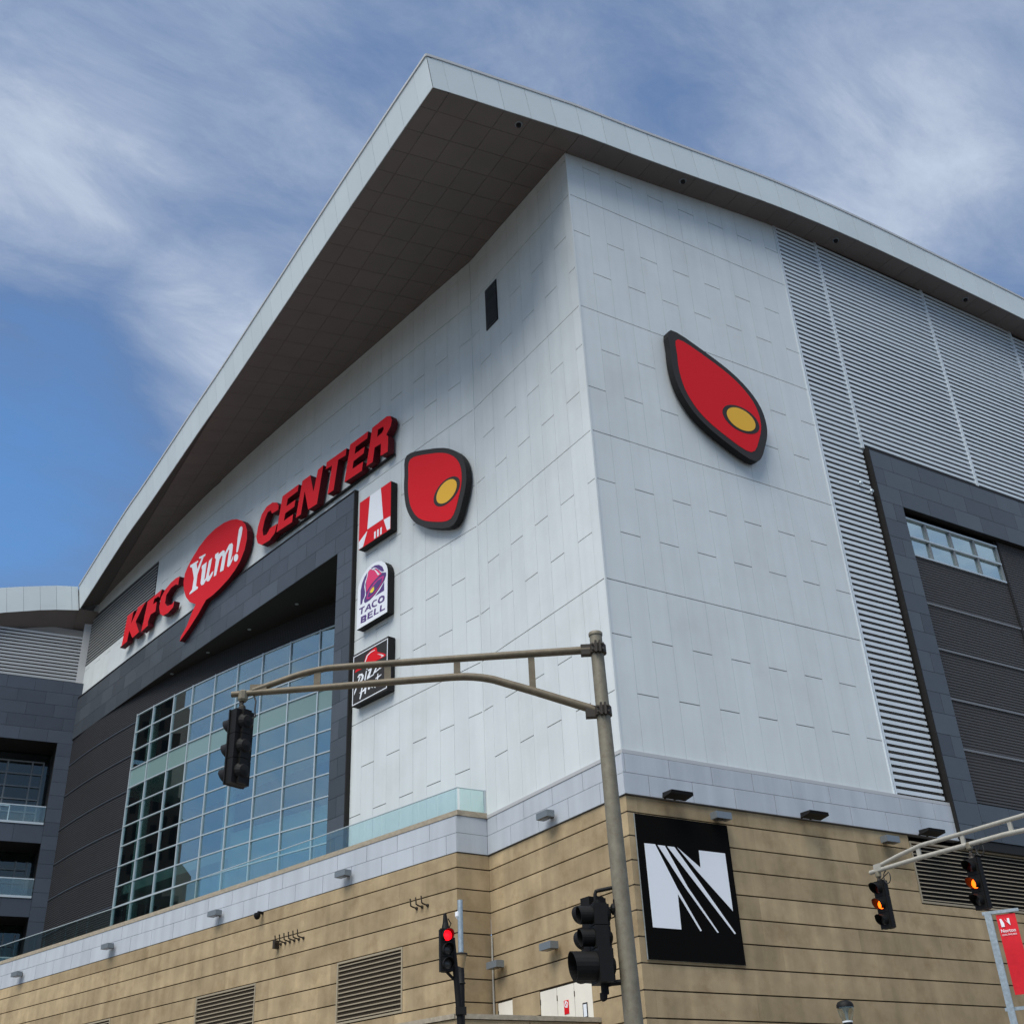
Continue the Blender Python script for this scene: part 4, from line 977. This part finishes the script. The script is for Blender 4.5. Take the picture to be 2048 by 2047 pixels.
boxlight(lfr(3.93, .06), 0, .33, 'grey box light on the white parapet left of the signal mast')
boxlight(lfr(4.24), 0, -3.82, 'grey box light on the stone above the white doors')
boxlight(lfr(7.5), 0, -3.87, 'grey box light on the stone beside the inner corner')
def psfr(y, off=0):
    s = SS(y); k = math.hypot(1, s); return (Vector((SX(y), y, Z0)), Vector((-s, -1, 0)) / k, Vector((0, 0, 1)), Vector((-1, s, 0)) / k)
for y, z, lab in ((14.1, .40, 'grey box light on the curved parapet nearest the corner'), (22.7, .44, 'grey box light on the curved parapet below the glass wall'),
                  (31.4, .46, 'grey box light on the curved parapet left of the glass wall'), (40.1, .44, 'grey box light on the curved parapet at the far left')):
    boxlight(psfr(y), 0, z, lab)
fr = psfr(19.6); t = thing('security_camera', sign_loc(fr, (0, -.15)), 'small dark dome camera under the curved parapet', 'camera')
O, u, v, n = fr; e = MB(); e.lathe(O + n * .28 + v * -.08, (0, 0, -1), [(0, .08), (.02, .13), (.14, .14), (.24, .09), (.28, 0)], 14); child(e, 'dome', M['sig'], t, True)
e = MB(); e.obox(O + n * .12 + v * -.06, u, v, n, .05, .05, .14); child(e, 'bracket', M['sig'], t)
fr = curve_f = (Vector(PG(47.6, 0, 0)), Vector((.1, -1, 0)).normalized(), Vector((0, 0, 1)), Vector((-1, -.1, 0)).normalized())
t = thing('dome_lamp', sign_loc(fr, (0, 2.9)), 'round black dome fitting on the dark ribbed wall', 'lamp'); O, u, v, n = fr
e = MB(); e.lathe(O + v * 3.0 + n * .3, (0, 0, -1), [(0, .05), (.03, .24), (.22, .25), (.34, .16), (.40, 0)], 16); child(e, 'dome', M['black'], t, True)
e = MB(); e.obox(O + v * 2.95 + n * .15, u, v, n, .06, .06, .16); child(e, 'bracket', M['black'], t)
def hooks(y0, nh, z, pitch, label, big=False):
    fr = psfr(y0); O, u, v, n = fr
    t = thing('hook_rack', sign_loc(fr, (0, z)), label, 'wall hooks')
    for i in range(nh):
        a = (i - (nh - 1) / 2) * pitch; c = O + u * a + v * z
        e = MB(); e.tube([c + n * .02, c + n * .22 + v * .03, c + n * .30 + v * .06], .028, 7); e.tube([c + n * .30 + v * .05, c + n * .33 + v * .30], .026, 7); e.lathe(c, n, [(0, .06), (.04, .06), (.05, .02)], 10); child(e, 'hook', M['bracket'], t)
    if big:
        c = O + u * (-(nh + .3) / 2 * pitch) + v * z; e = MB(); e.obox(c + n * .12, u, v, n, .07, .16, .12); child(e, 'junction_box', M['bracket'], t)
hooks(17.5, 6, -1.52, .30, 'row of six dark iron hooks high on the curved stone wall', True)
hooks(9.9, 3, -1.58, .30, 'row of three dark iron hooks near the inner stone corner')
for (x, y, lab) in ((-2.85, -.71, 'dark round fitting in the soffit left of the wall corner'), (6.06, -.75, 'dark round fitting in the soffit above the white wall'),
                    (16.05, -.67, 'dark round fitting in the soffit above the first louvre bay'), (25.65, -.72, 'dark round fitting in the soffit at the far right')):
    z = Zr(soff(x, y)); t = thing('soffit_camera', (x, y, z), lab, 'camera', 'dark fittings in the right soffit')
    e = MB(); e.lathe((x, y, z + .01), (0, 0, -1), [(0, .17), (.04, .17), (.05, .12), (.05, .11)], 18); child(e, 'ring', M['box_grey'], t)
    e = MB(); e.lathe((x, y, z - .03), (0, 0, -1), [(0, .115), (.08, .11), (.13, .07), (.15, 0)], 18); child(e, 'dome', M['black'], t, True)

# ------------------------------------------------------------------ low terrace wall in front of the stone base
tw = thing('terrace_wall', (-4.9, 2.3, 0), 'low tan stone wall with coping before the white doors', 'low wall')
def legs(p, q, name, m, z0, z1, th, out):
    d = (Vector(q) - Vector(p)).normalized(); n = Vector((d.y, -d.x)); e = MB(); p, q = Vector(p), Vector(q)
    a = [p + n * out, q + n * out, q + n * (out - th), p + n * (out - th)]
    e.hexa([(v_.x, v_.y, z0) for v_ in a], [(v_.x, v_.y, z1) for v_ in a]); child(e, name, m, tw)
T1, T0, T2 = (-.12, 2.18), (-4.92, 2.36), (-8.9, 15.5)
for (p, q) in ((T0, T1), (T2, T0)):
    p, q = Vector(p), Vector(q); L_ = (q - p).length; nb = max(1, int(L_ / 2.4)); d = (q - p) / nb
    zz = Zr(-6.33)
    while zz > .5:
        for i in range(nb): legs(p + d * i + d.normalized() * .01, p + d * (i + 1) - d.normalized() * .01, 'stone_block', M['stone'], zz - .75, zz - .02, .3, 0)
        zz -= .77
    legs(p - (d.normalized() * .0), q + d.normalized() * (.06 if q.x > -1 else .0), 'coping', M['coping_stone'], Zr(-6.33), Zr(-6.20), .46, .06)
e = MB(); e.add([(-4.7, 2.6, Zr(-7.2)), (.0, 2.6, Zr(-7.2)), (-.3, 8.1, Zr(-7.2)), (-1.7, 8.1, Zr(-7.2)), (-4.5, 18, Zr(-7.2)), (-8.8, 15.8, Zr(-7.2))], [(0, 1, 2, 3, 4, 5)]); child(e, 'terrace_paving', M['concrete'], tw)

# ------------------------------------------------------------------ traffic signals
def signal_head(t, top, face, lit=None, wd=.33, sec=.35, radii=(.11, .11, .11), vis=.22, back=True, lenses=('lens_dred', 'lens_off', 'lens_off'), plate=True, tunnel=False):
    """three sections hanging from the point top, lenses looking along face"""
    top = Vector(top); n = Vector(face).normalized(); v = Vector((0, 0, 1)); u = n.cross(v).normalized()
    z = 0.0; hb = MB(); parts = []
    for i in range(3):
        h = sec * (radii[i] / .11) ** .8; c = top - v * (z + h / 2)
        ww = wd * (radii[i] / .11) ** .8
        hb.obox(c, u, v, n, ww / 2, h / 2 - .004, .085)
        hb.obox(c - n * .10, u, v, n, ww / 2 * .45, h / 2 - .004, .035)
        if back: hb.lathe(c - n * .075, -n, [(0, ww * .42), (.035, ww * .40), (.08, ww * .26), (.10, 0)], 16)
        parts.append((c, h, radii[i])); z += h
    if plate: hb.obox(top - v * z / 2 + n * .05, u, v, n, wd * .56, z / 2, .012)
    child(hb, 'housing', M['sig'], t)
    for i, (c, h, r) in enumerate(parts):
        lm = M[lenses[i]]
        if lit == i: lm = M['lens_red'] if i == 0 else M['lens_amber']
        e = MB(); e.lathe(c + n * .085, n, [(0, r * .92), (.012, r * .9), (.03, r * .6), (.036, 0)], 20); child(e, 'lens', lm, t, True)
        e = MB(); seg = 22; a0, a1 = (R(-88), R(268)) if tunnel else (R(-58), R(238)); vl = vis * r / .11
        ring = []
        for k in range(seg + 1):
            a = a0 + (a1 - a0) * k / seg; ln = vl * (.92 + .08 * math.sin(a)) if tunnel else (vl * (.72 + .28 * math.sin(a)) if math.sin(a) < .6 else vl * .89 + vl * .11)
            for rr in (r, r + .008):
                p = c + n * .08 + u * (rr * math.cos(a)) + v * (rr * math.sin(a)); ring.append((p, p + n * ln))
        for k in range(seg):
            A, B, C_, D_ = ring[2 * k], ring[2 * k + 1], ring[2 * k + 2], ring[2 * k + 3]
            e.hexa([A[0], B[0], D_[0], C_[0]], [A[1], B[1], D_[1], C_[1]])
        child(e, 'visor', M['sig'] if not (i == 0 and vis > .3) else M['sig_worn'], t)
    return top - v * z
def hanger(t, p, drop, m='bracket'):
    p = Vector(p); e = MB(); e.tube([p, p - Vector((0, 0, drop * .35))], .045, 10); e.tube([p - Vector((0, 0, drop * .3)), p - Vector((.02, 0, drop * .6))], .028, 8); e.lathe(p - Vector((0, 0, drop * .55)), (0, 0, -1), [(0, .03), (.03, .05), (.08, .05), (drop * .45, .075)], 10); child(e, 'hanger', M[m], t)
    e = MB(); e.lathe(p + Vector((0, 0, .075)), (0, 0, -1), [(0, .05), (.02, .07), (.13, .07), (.16, .05)], 10); child(e, 'clamp', M['pole'], t)

# near mast on the left of the frame centre
AD = Vector((math.cos(R(57.858 + 90)), math.sin(R(57.858 + 90)), 0)); FD = Vector((math.cos(R(57.858)), math.sin(R(57.858)), 0))
P0 = Vector((8.88 - 21.726, 12.09 - 28.705, 0))
def mp_(a, z, f=0.0): return P0 + AD * a + FD * f + Vector((0, 0, z))
mast = thing('signal_mast', P0, 'weathered tan steel mast with double tube arm reaching left across the facade', 'signal mast')
e = MB(); e.tube([mp_(-.075, .0), mp_(-.06, 3.4), mp_(-.005, 8.46)], [.130, .115, .088], 28); child(e, 'pole', M['pole'], mast, True)
e = MB(); e.lathe(mp_(-.005, 8.44), (0, 0, 1), [(0, .098), (.035, .10), (.05, .09), (.055, 0)], 28); child(e, 'cap', M['pole'], mast, True)
e = MB(); e.lathe(mp_(-.075, .0), (0, 0, 1), [(0, .24), (.05, .24), (.06, .17), (.30, .15), (.32, .13)], 24); child(e, 'base', M['pole'], mast)
bz = lambda p0, p1, p2, n=8: [((1 - t) ** 2 * p0[0] + 2 * t * (1 - t) * p1[0] + t * t * p2[0], (1 - t) ** 2 * p0[1] + 2 * t * (1 - t) * p1[1] + t * t * p2[1]) for t in [i / n for i in range(n + 1)]]
low = [(.03, 7.32), (.94, 7.67)] + bz((1.45, 7.855), (1.72, 7.935), (2.05, 7.925)) + [(2.73, 7.905), (3.71, 7.87), (5.09, 7.83)]
upr = [(.03, 8.235), (1.95, 8.20), (3.4, 8.165)] + bz((3.75, 8.155), (4.05, 8.12), (4.3, 8.035)) + [(4.80, 7.87)]
def armtube(path, r0, r1): 
    e = MB(); L_ = path[-1][0]; e.tube([mp_(a, z) for a, z in path], [lerp(r0, r1, a / L_) for a, z in path], 14); return e
child(armtube(low, .060, .043), 'arm_tube', M['arm'], mast, True); child(armtube(upr, .058, .043), 'arm_tube', M['arm'], mast, True)
for a, z0, z1 in ((.92, 7.68, 8.21), (1.96, 7.93, 8.19), (2.93, 7.90, 8.17), (3.91, 7.87, 8.13)):
    e = MB(); e.obox(mp_(a, (z0 + z1) / 2), AD, (0, 0, 1), FD, .045, (z1 - z0) / 2, .018); child(e, 'arm_strut', M['arm'], mast)
e = MB(); e.obox(mp_(4.72, 7.90), AD, (0, 0, 1), FD, .115, .05, .035); child(e, 'end_joint', M['arm'], mast)
for z in (7.31, 8.225):
    e = MB(); q = mp_(-.015, z); e.lathe(q - Vector((0, 0, .065)), (0, 0, 1), [(0, .108), (.005, .124), (.125, .122), (.13, .105)], 24)
    for s_ in (-.028, .028): e.obox(q - FD * .125 + AD * s_, AD, (0, 0, 1), FD, .014, .085, .035)
    for s_ in (-.075, .075):
        for dz in (-.035, .04): e.lathe(q - FD * .11 + AD * s_ + Vector((0, 0, dz)), -FD, [(0, .016), (.03, .016), (.032, 0)], 8)
    e.obox(mp_(.12, z), AD, (0, 0, 1), FD, .10, .075, .055); child(e, 'clamp', M['bracket'], mast)
hs = thing('traffic_signal', mp_(4.93, 7.83), 'black traffic signal seen from behind, hanging from the near mast arm tip', 'traffic signal', 'traffic signals')
hanger(hs, mp_(4.93, 7.80), .24)
hf = Vector((math.cos(R(57.858 + 52)), math.sin(R(57.858 + 52)), 0))
signal_head(hs, mp_(4.93, 7.57), hf, None, wd=.30, sec=.345, plate=True)
e = MB(); e.tube([mp_(4.78, 7.80), mp_(4.74, 7.70, -.02), mp_(4.745, 7.58, -.03), mp_(4.73, 7.48, -.03), mp_(4.80, 7.44, -.02)], .011, 8); child(e, 'cable', M['cable'], hs)
# twin signal bolted to the near mast
ps = thing('traffic_signal', mp_(.3, 4.9), 'black signal cluster seen side on, bolted to the near mast', 'traffic signal', 'traffic signals')
sf = (AD - FD * .28).normalized(); sf2 = (AD * .62 + FD * .8).normalized()
signal_head(ps, mp_(.27, 4.78, -.04), sf, None, wd=.27, sec=.29, radii=(.098, .098, .165), vis=.21, back=True, plate=False, tunnel=True)
signal_head(ps, mp_(.30, 4.92, .26), sf2, None, wd=.28, sec=.31, radii=(.11, .11, .15), vis=.24, back=True, plate=False, tunnel=True)
e = MB()
e.tube([mp_(-.02, 4.72, .0), mp_(.16, 4.72, .0), mp_(.26, 4.72, .08)], .028, 10); e.lathe(mp_(.055, 4.72), AD, [(0, .07), (.03, .07), (.05, .035)], 12); e.obox(mp_(.045, 4.73), AD, (0, 0, 1), FD, .02, .10, .05)
e.tube([mp_(-.03, 3.87), mp_(.16, 3.86), mp_(.26, 3.85, .05)], .034, 10); e.obox(mp_(.035, 3.90), AD, (0, 0, 1), FD, .015, .06, .04)
e.tube([mp_(.02, 4.985), mp_(.22, 4.955), mp_(.27, 4.945), mp_(.282, 4.91), mp_(.285, 4.80)], .024, 10)
e.tube([mp_(.27, 3.75), mp_(.275, 3.68), mp_(.27, 3.66)], [.05, .045, .02], 10)
e.tube([mp_(.25, 4.84, .02), mp_(.25, 3.74, .02)], .05, 10)
child(e, 'bracket', M['sig'], ps)

# far mast on the right: only its arm reaches into the picture
K = 29 / 22
ax = -.05
fm = thing('signal_mast', (ax, -16.8, 0), 'pale mast arm of two tubes entering from the right edge with lit amber signals', 'signal mast')
e = MB(); e.tube([(ax, -16.8, 0), (ax, -16.8, 8.6)], [.15, .10], 20); child(e, 'pole', M['pole'], fm, True)
e = MB(); e.tube([(ax, -9.28, 7.88), (ax, -10.8, 7.875), (ax, -12.2, 7.835), (ax, -13.1, 7.815), (ax, -13.6, 7.78), (ax, -16.75, 7.2)], .052, 12); child(e, 'arm_tube', M['arm_pale'], fm, True)
e = MB(); e.tube([(ax, -9.5, 7.96), (ax, -10.2, 8.06), (ax, -10.9, 8.13), (ax, -12.03, 8.10), (ax, -13.7, 8.07), (ax, -16.75, 8.02)], .048, 12); child(e, 'arm_tube', M['arm_pale'], fm, True)
for y, a, b in ((-10.8, 7.87, 8.12), (-12.05, 7.84, 8.10), (-13.3, 7.81, 8.08)): e = MB(); e.box(ax - .02, ax + .02, y - .05, y + .05, a, b); child(e, 'arm_strut', M['arm_pale'], fm)
e = MB(); e.box(ax - .05, ax + .05, -9.66, -9.44, 7.86, 8.02); child(e, 'end_joint', M['arm_pale'], fm)
vf = (Vector((-21.7, -28.7, 0)) - Vector((ax, -9.5, 0))).normalized(); ang = math.atan2(vf.y, vf.x)
sfa = Vector((math.cos(ang - R(40)), math.sin(ang - R(40)), 0))
for (y, zt, lab) in ((-9.5, 7.64, 'black traffic signal glowing amber at the tip of the far mast arm'), (-12.17, 7.53, 'black traffic signal glowing amber hanging over the stone wall vent')):
    s = thing('traffic_signal', (ax, y, 7.8), lab, 'traffic signal', 'traffic signals')
    hanger(s, (ax, y, 7.80), 7.80 - zt); signal_head(s, (ax, y, zt), sfa, 1, wd=.30, sec=.352, vis=.24)
    e = MB(); c = Vector((ax, y - .25, 7.80)); e.tube([c + Vector((0, -.0 + .10 * math.sin(a), .02 - .14 * (1 - math.cos(a)))) for a in [i * .5 for i in range(12)]] + [Vector((ax, y - .05, zt + .02))], .012, 6); child(e, 'cable', M['cable'], s)

# small signal showing red, on its own dark post
def at(px, py, D): 
    d = cr * ((px - 1024) / 2310.3) - cu * ((py - 1023.5) / 2310.3) + cf
    return CAMP + d * (D / math.hypot(d.x, d.y))
rp = Vector((-10.26, -7.62, 0)); vq = (CAMP - rp); vq.z = 0; vq.normalize(); side = Vector((-vq.y, vq.x, 0))
post = thing('signal_post', rp, 'slender black post carrying the small red signal', 'post')
pt = at(905, 1880, 24); pbm = at(921, 2046, 24)
e = MB(); e.tube([(pbm.x + .03, pbm.y, 0), (pbm.x, pbm.y, pbm.z), (pt.x, pt.y, pt.z + .05)], [.08, .065, .05], 14); child(e, 'shaft', M['sig'], post, True)
e = MB(); b = at(922, 2021, 24); e.obox(b, side, (0, 0, 1), vq, .105, .065, .10); child(e, 'control_box', M['sig'], post)
st = at(891, 1857, 23.9)
rs = thing('traffic_signal', st, 'black traffic signal glowing red beside the antenna post', 'traffic signal', 'traffic signals')
rf = Vector((math.cos(math.atan2(vq.y, vq.x) - R(24)), math.sin(math.atan2(vq.y, vq.x) - R(24)), 0))
rf = (vq * .93 - side * -.36).normalized()
signal_head(rs, st, rf, 0, wd=.235, sec=.275, radii=(.105, .105, .105), vis=.16)
e = MB(); e.tube([st + Vector((0, 0, -.01)), st + Vector((0, 0, .12)), st + Vector((-.01, .0, .30))], [.085, .055, .03], 12)
e.tube([st + side * .07 + Vector((0, 0, .02)), st + side * .11 + Vector((0, 0, .10)), st + side * .05 + Vector((0, 0, .2))], .012, 6)
e.tube([st - side * .1 + Vector((0, 0, -.25)), pt + Vector((0, 0, -.25))], .03, 8); e.tube([st - side * .08 + Vector((0, 0, -.70)), pt - Vector((-.02, 0, .72))], .03, 8); child(e, 'bracket', M['sig'], rs)
# antenna post behind it
ap = at(922, 2040, 26); ap0 = Vector((ap.x, ap.y, 0))
an = thing('antenna_post', ap0, 'dark post with tan flared cap and tall pale antenna tube', 'post')
def az(py): return at(922, py, 26)
e = MB(); e.tube([ap0, ap, az(1968)], [.10, .085, .075], 16); e.lathe(az(1968), (0, 0, 1), [(0, .075), (.02, .10), (.05, .08), (.42, .07)], 16); child(e, 'shaft', M['sig'], an, True)
e = MB(); e.lathe(az(1935), (0, 0, 1), [(0, .07), (.10, .09), (.27, .125), (.285, .125)], 18); child(e, 'cap', M['tan'], an, True)
e = MB(); e.lathe(az(1909), (0, 0, 1), [(0, .135), (.03, .14), (.045, .10), (.05, .06)], 18); child(e, 'cap_lid', M['bracket'], an)
e = MB(); a_, b_ = az(1909), az(1799); b_ = Vector((a_.x, a_.y, b_.z)); e.tube([a_, b_], .058, 14); child(e, 'antenna', M['galv'], an, True)
e = MB(); c = az(1822); e.lathe(c - side * .08, (0, 0, -1), [(0, .02), (.01, .05), (.10, .05), (.17, 0)], 12); e.tube([c, c - side * .08], .015, 6); child(e, 'camera', M['white'], an)
# acorn lamp at the bottom edge
la = at(1695, 2040, 30); lb_ = Vector((la.x, la.y, 0)); zt = at(1695, 1999, 30).z
lp = thing('street_lamp', lb_, 'street lamp with black cap and clear acorn globe at the bottom edge', 'street lamp')
e = MB(); e.tube([lb_, Vector((la.x, la.y, zt - .56))], [.09, .055], 14); e.lathe((la.x, la.y, zt - .62), (0, 0, 1), [(0, .06), (.03, .11), (.10, .115), (.14, .10)], 16); child(e, 'post', M['sig'], lp, True)
e = MB(); e.lathe((la.x, la.y, zt - .475), (0, 0, 1), [(0, .118), (.03, .12), (.035, .10)], 18); child(e, 'collar', M['white'], lp)
e = MB(); e.lathe((la.x, la.y, zt - .45), (0, 0, 1), [(0, .105), (.12, .16), (.25, .19), (.30, .19)], 20); child(e, 'globe', M['lampglass'], lp, True)
e = MB(); e.lathe((la.x, la.y, zt - .15), (0, 0, 1), [(0, .20), (.06, .195), (.11, .16), (.145, .09), (.15, 0)], 20); child(e, 'cap', M['sig'], lp, True)
e = MB(); e.lathe((la.x, la.y, zt - .44), (0, 0, 1), [(0, .03), (.14, .035), (.22, .06), (.28, .10)], 12); child(e, 'reflector', M['galv'], lp)
# banner frame
Bp = Vector((2.16, -10.54, 0)); bd = Vector((.55, -.835, 0)).normalized(); bn = Vector((bd.y, -bd.x, 0))
bt = thing('banner_post', Bp, 'galvanised steel post with two short banner arms at the right edge', 'post')
e = MB(); e.obox(Bp + Vector((0, 0, 3.44)), bd, (0, 0, 1), bn, .075, 3.44, .075); child(e, 'post', M['galv'], bt)
for z in (6.86, 4.80): e = MB(); e.obox(Bp + bd * .28 + Vector((0, 0, z)), bd, (0, 0, 1), bn, .40, .035, .035); child(e, 'banner_arm', M['galv'], bt)
ban = thing('banner', Bp + bd * .36 + Vector((0, 0, 5.9)), 'narrow red street banner with small white lettering at the right edge', 'banner')
bo = Bp + bd * .165; q = MB(); nb = 14
for i in range(nb):
    f_ = lambda t: Vector((0, 0, lerp(6.80, 5.08, t))) + bn * (.02 * math.sin(t * 5))
    a, b = f_(i / nb), f_((i + 1) / nb); q.hexa([bo + a, bo + bd * .42 + a, bo + bd * .42 + b, bo + b], [bo + a + bn * .006, bo + bd * .42 + a + bn * .006, bo + bd * .42 + b + bn * .006, bo + b + bn * .006])
child(q, 'cloth', M['banner'], ban)
fbn = (bo + bn * .0, bd, Vector((0, 0, 1)), -bn if (CAMP - Bp).dot(bn) < 0 else bn)
dd = .03
n0 = fbn[3]
def bpoly(pl, name): child(MB().prism(pl, fbn[0], fbn[1], fbn[2], n0, dd, dd + .004), name, [M['white'], M['white']], ban)
for pl in ([(.06, 6.70), (.10, 6.70), (.14, 6.60), (.14, 6.52), (.07, 6.52)], [(.15, 6.70), (.22, 6.62), (.22, 6.70), (.27, 6.70), (.27, 6.54)]): bpoly(pl, 'emblem')
def text(s, size, x, z, O, u, n, d, m, name, parent, align='LEFT', off=0.0):
    tcv = bpy.data.curves.new(name, 'FONT'); tcv.body = s; tcv.size = size; tcv.align_x = align; tcv.offset = off; tcv.extrude = .002; tcv.resolution_u = 3
    to = bpy.data.objects.new('tmp', tcv); COL.objects.link(to); bpy.context.view_layer.update()
    me = bpy.data.meshes.new_from_object(to.evaluated_get(bpy.context.evaluated_depsgraph_get())); bpy.data.objects.remove(to)
    v = Vector((0, 0, 1)); W = Matrix(((u.x, v.x, n.x, 0), (u.y, v.y, n.y, 0), (u.z, v.z, n.z, 0), (0, 0, 0, 1))); W.translation = Vector(O) + Vector(u) * x + v * z + Vector(n) * d
    me.transform(W); me.name = name; me.materials.clear(); me.materials.append(m)
    o = bpy.data.objects.new(name, me); COL.objects.link(o); o.parent = parent; o.matrix_parent_inverse = parent.matrix_basis.inverted(); return o
uu = bd if bd.cross(Vector((0, 0, 1))).dot(n0) > 0 else bd
text('Norton', .105, .03, 6.40, fbn[0], bd, n0, .034, M['white'], 'lettering', ban, off=.001)
text('HEALTHCARE', .052, .035, 6.33, fbn[0], bd, n0, .034, M['white'], 'lettering', ban)

# ------------------------------------------------------------------ tower across the street, seen only in the glass
tw2 = thing('stone_tower', (-84, 112, 0), 'brown stepped stone tower across the street mirrored in the glass wall', 'tower')
TU = Vector((.477, .879, 0)); TV = Vector((-.879, .477, 0)); TO = Vector((-73.5, 91.5, 0))
STEPS = ((7.5, 32, 76), (5.6, 7.5, 63.5), (4.0, 5.6, 57), (2.4, 4.0, 49), (.9, 2.4, 41), (-1, .9, 35))
for (u0, u1, h) in STEPS:
    e = MB(); e.obox(TO + TU * ((u0 + u1) / 2) + TV * 8 + Vector((0, 0, h / 2)), TU, (0, 0, 1), TV, (u1 - u0) / 2 - .01, h / 2, 8 - .3 * (u1 < 7)); child(e, 'wall', M['tower'], tw2)
wq = MB()
for (u0, u1, h) in STEPS:
    a = u0 + .6
    while a < u1 - .7:
        z = 4
        while z < h - 4: wq.obox(TO + TU * (a + .35) + TV * (.3 if u1 < 7.6 else 0) + Vector((0, 0, z + 1)), TU, (0, 0, 1), TV, .38, 1.1, .06); z += 3.6
        a += 1.5
tag(child(wq, 'window', M['tower_win'], tw2), kind='stuff')
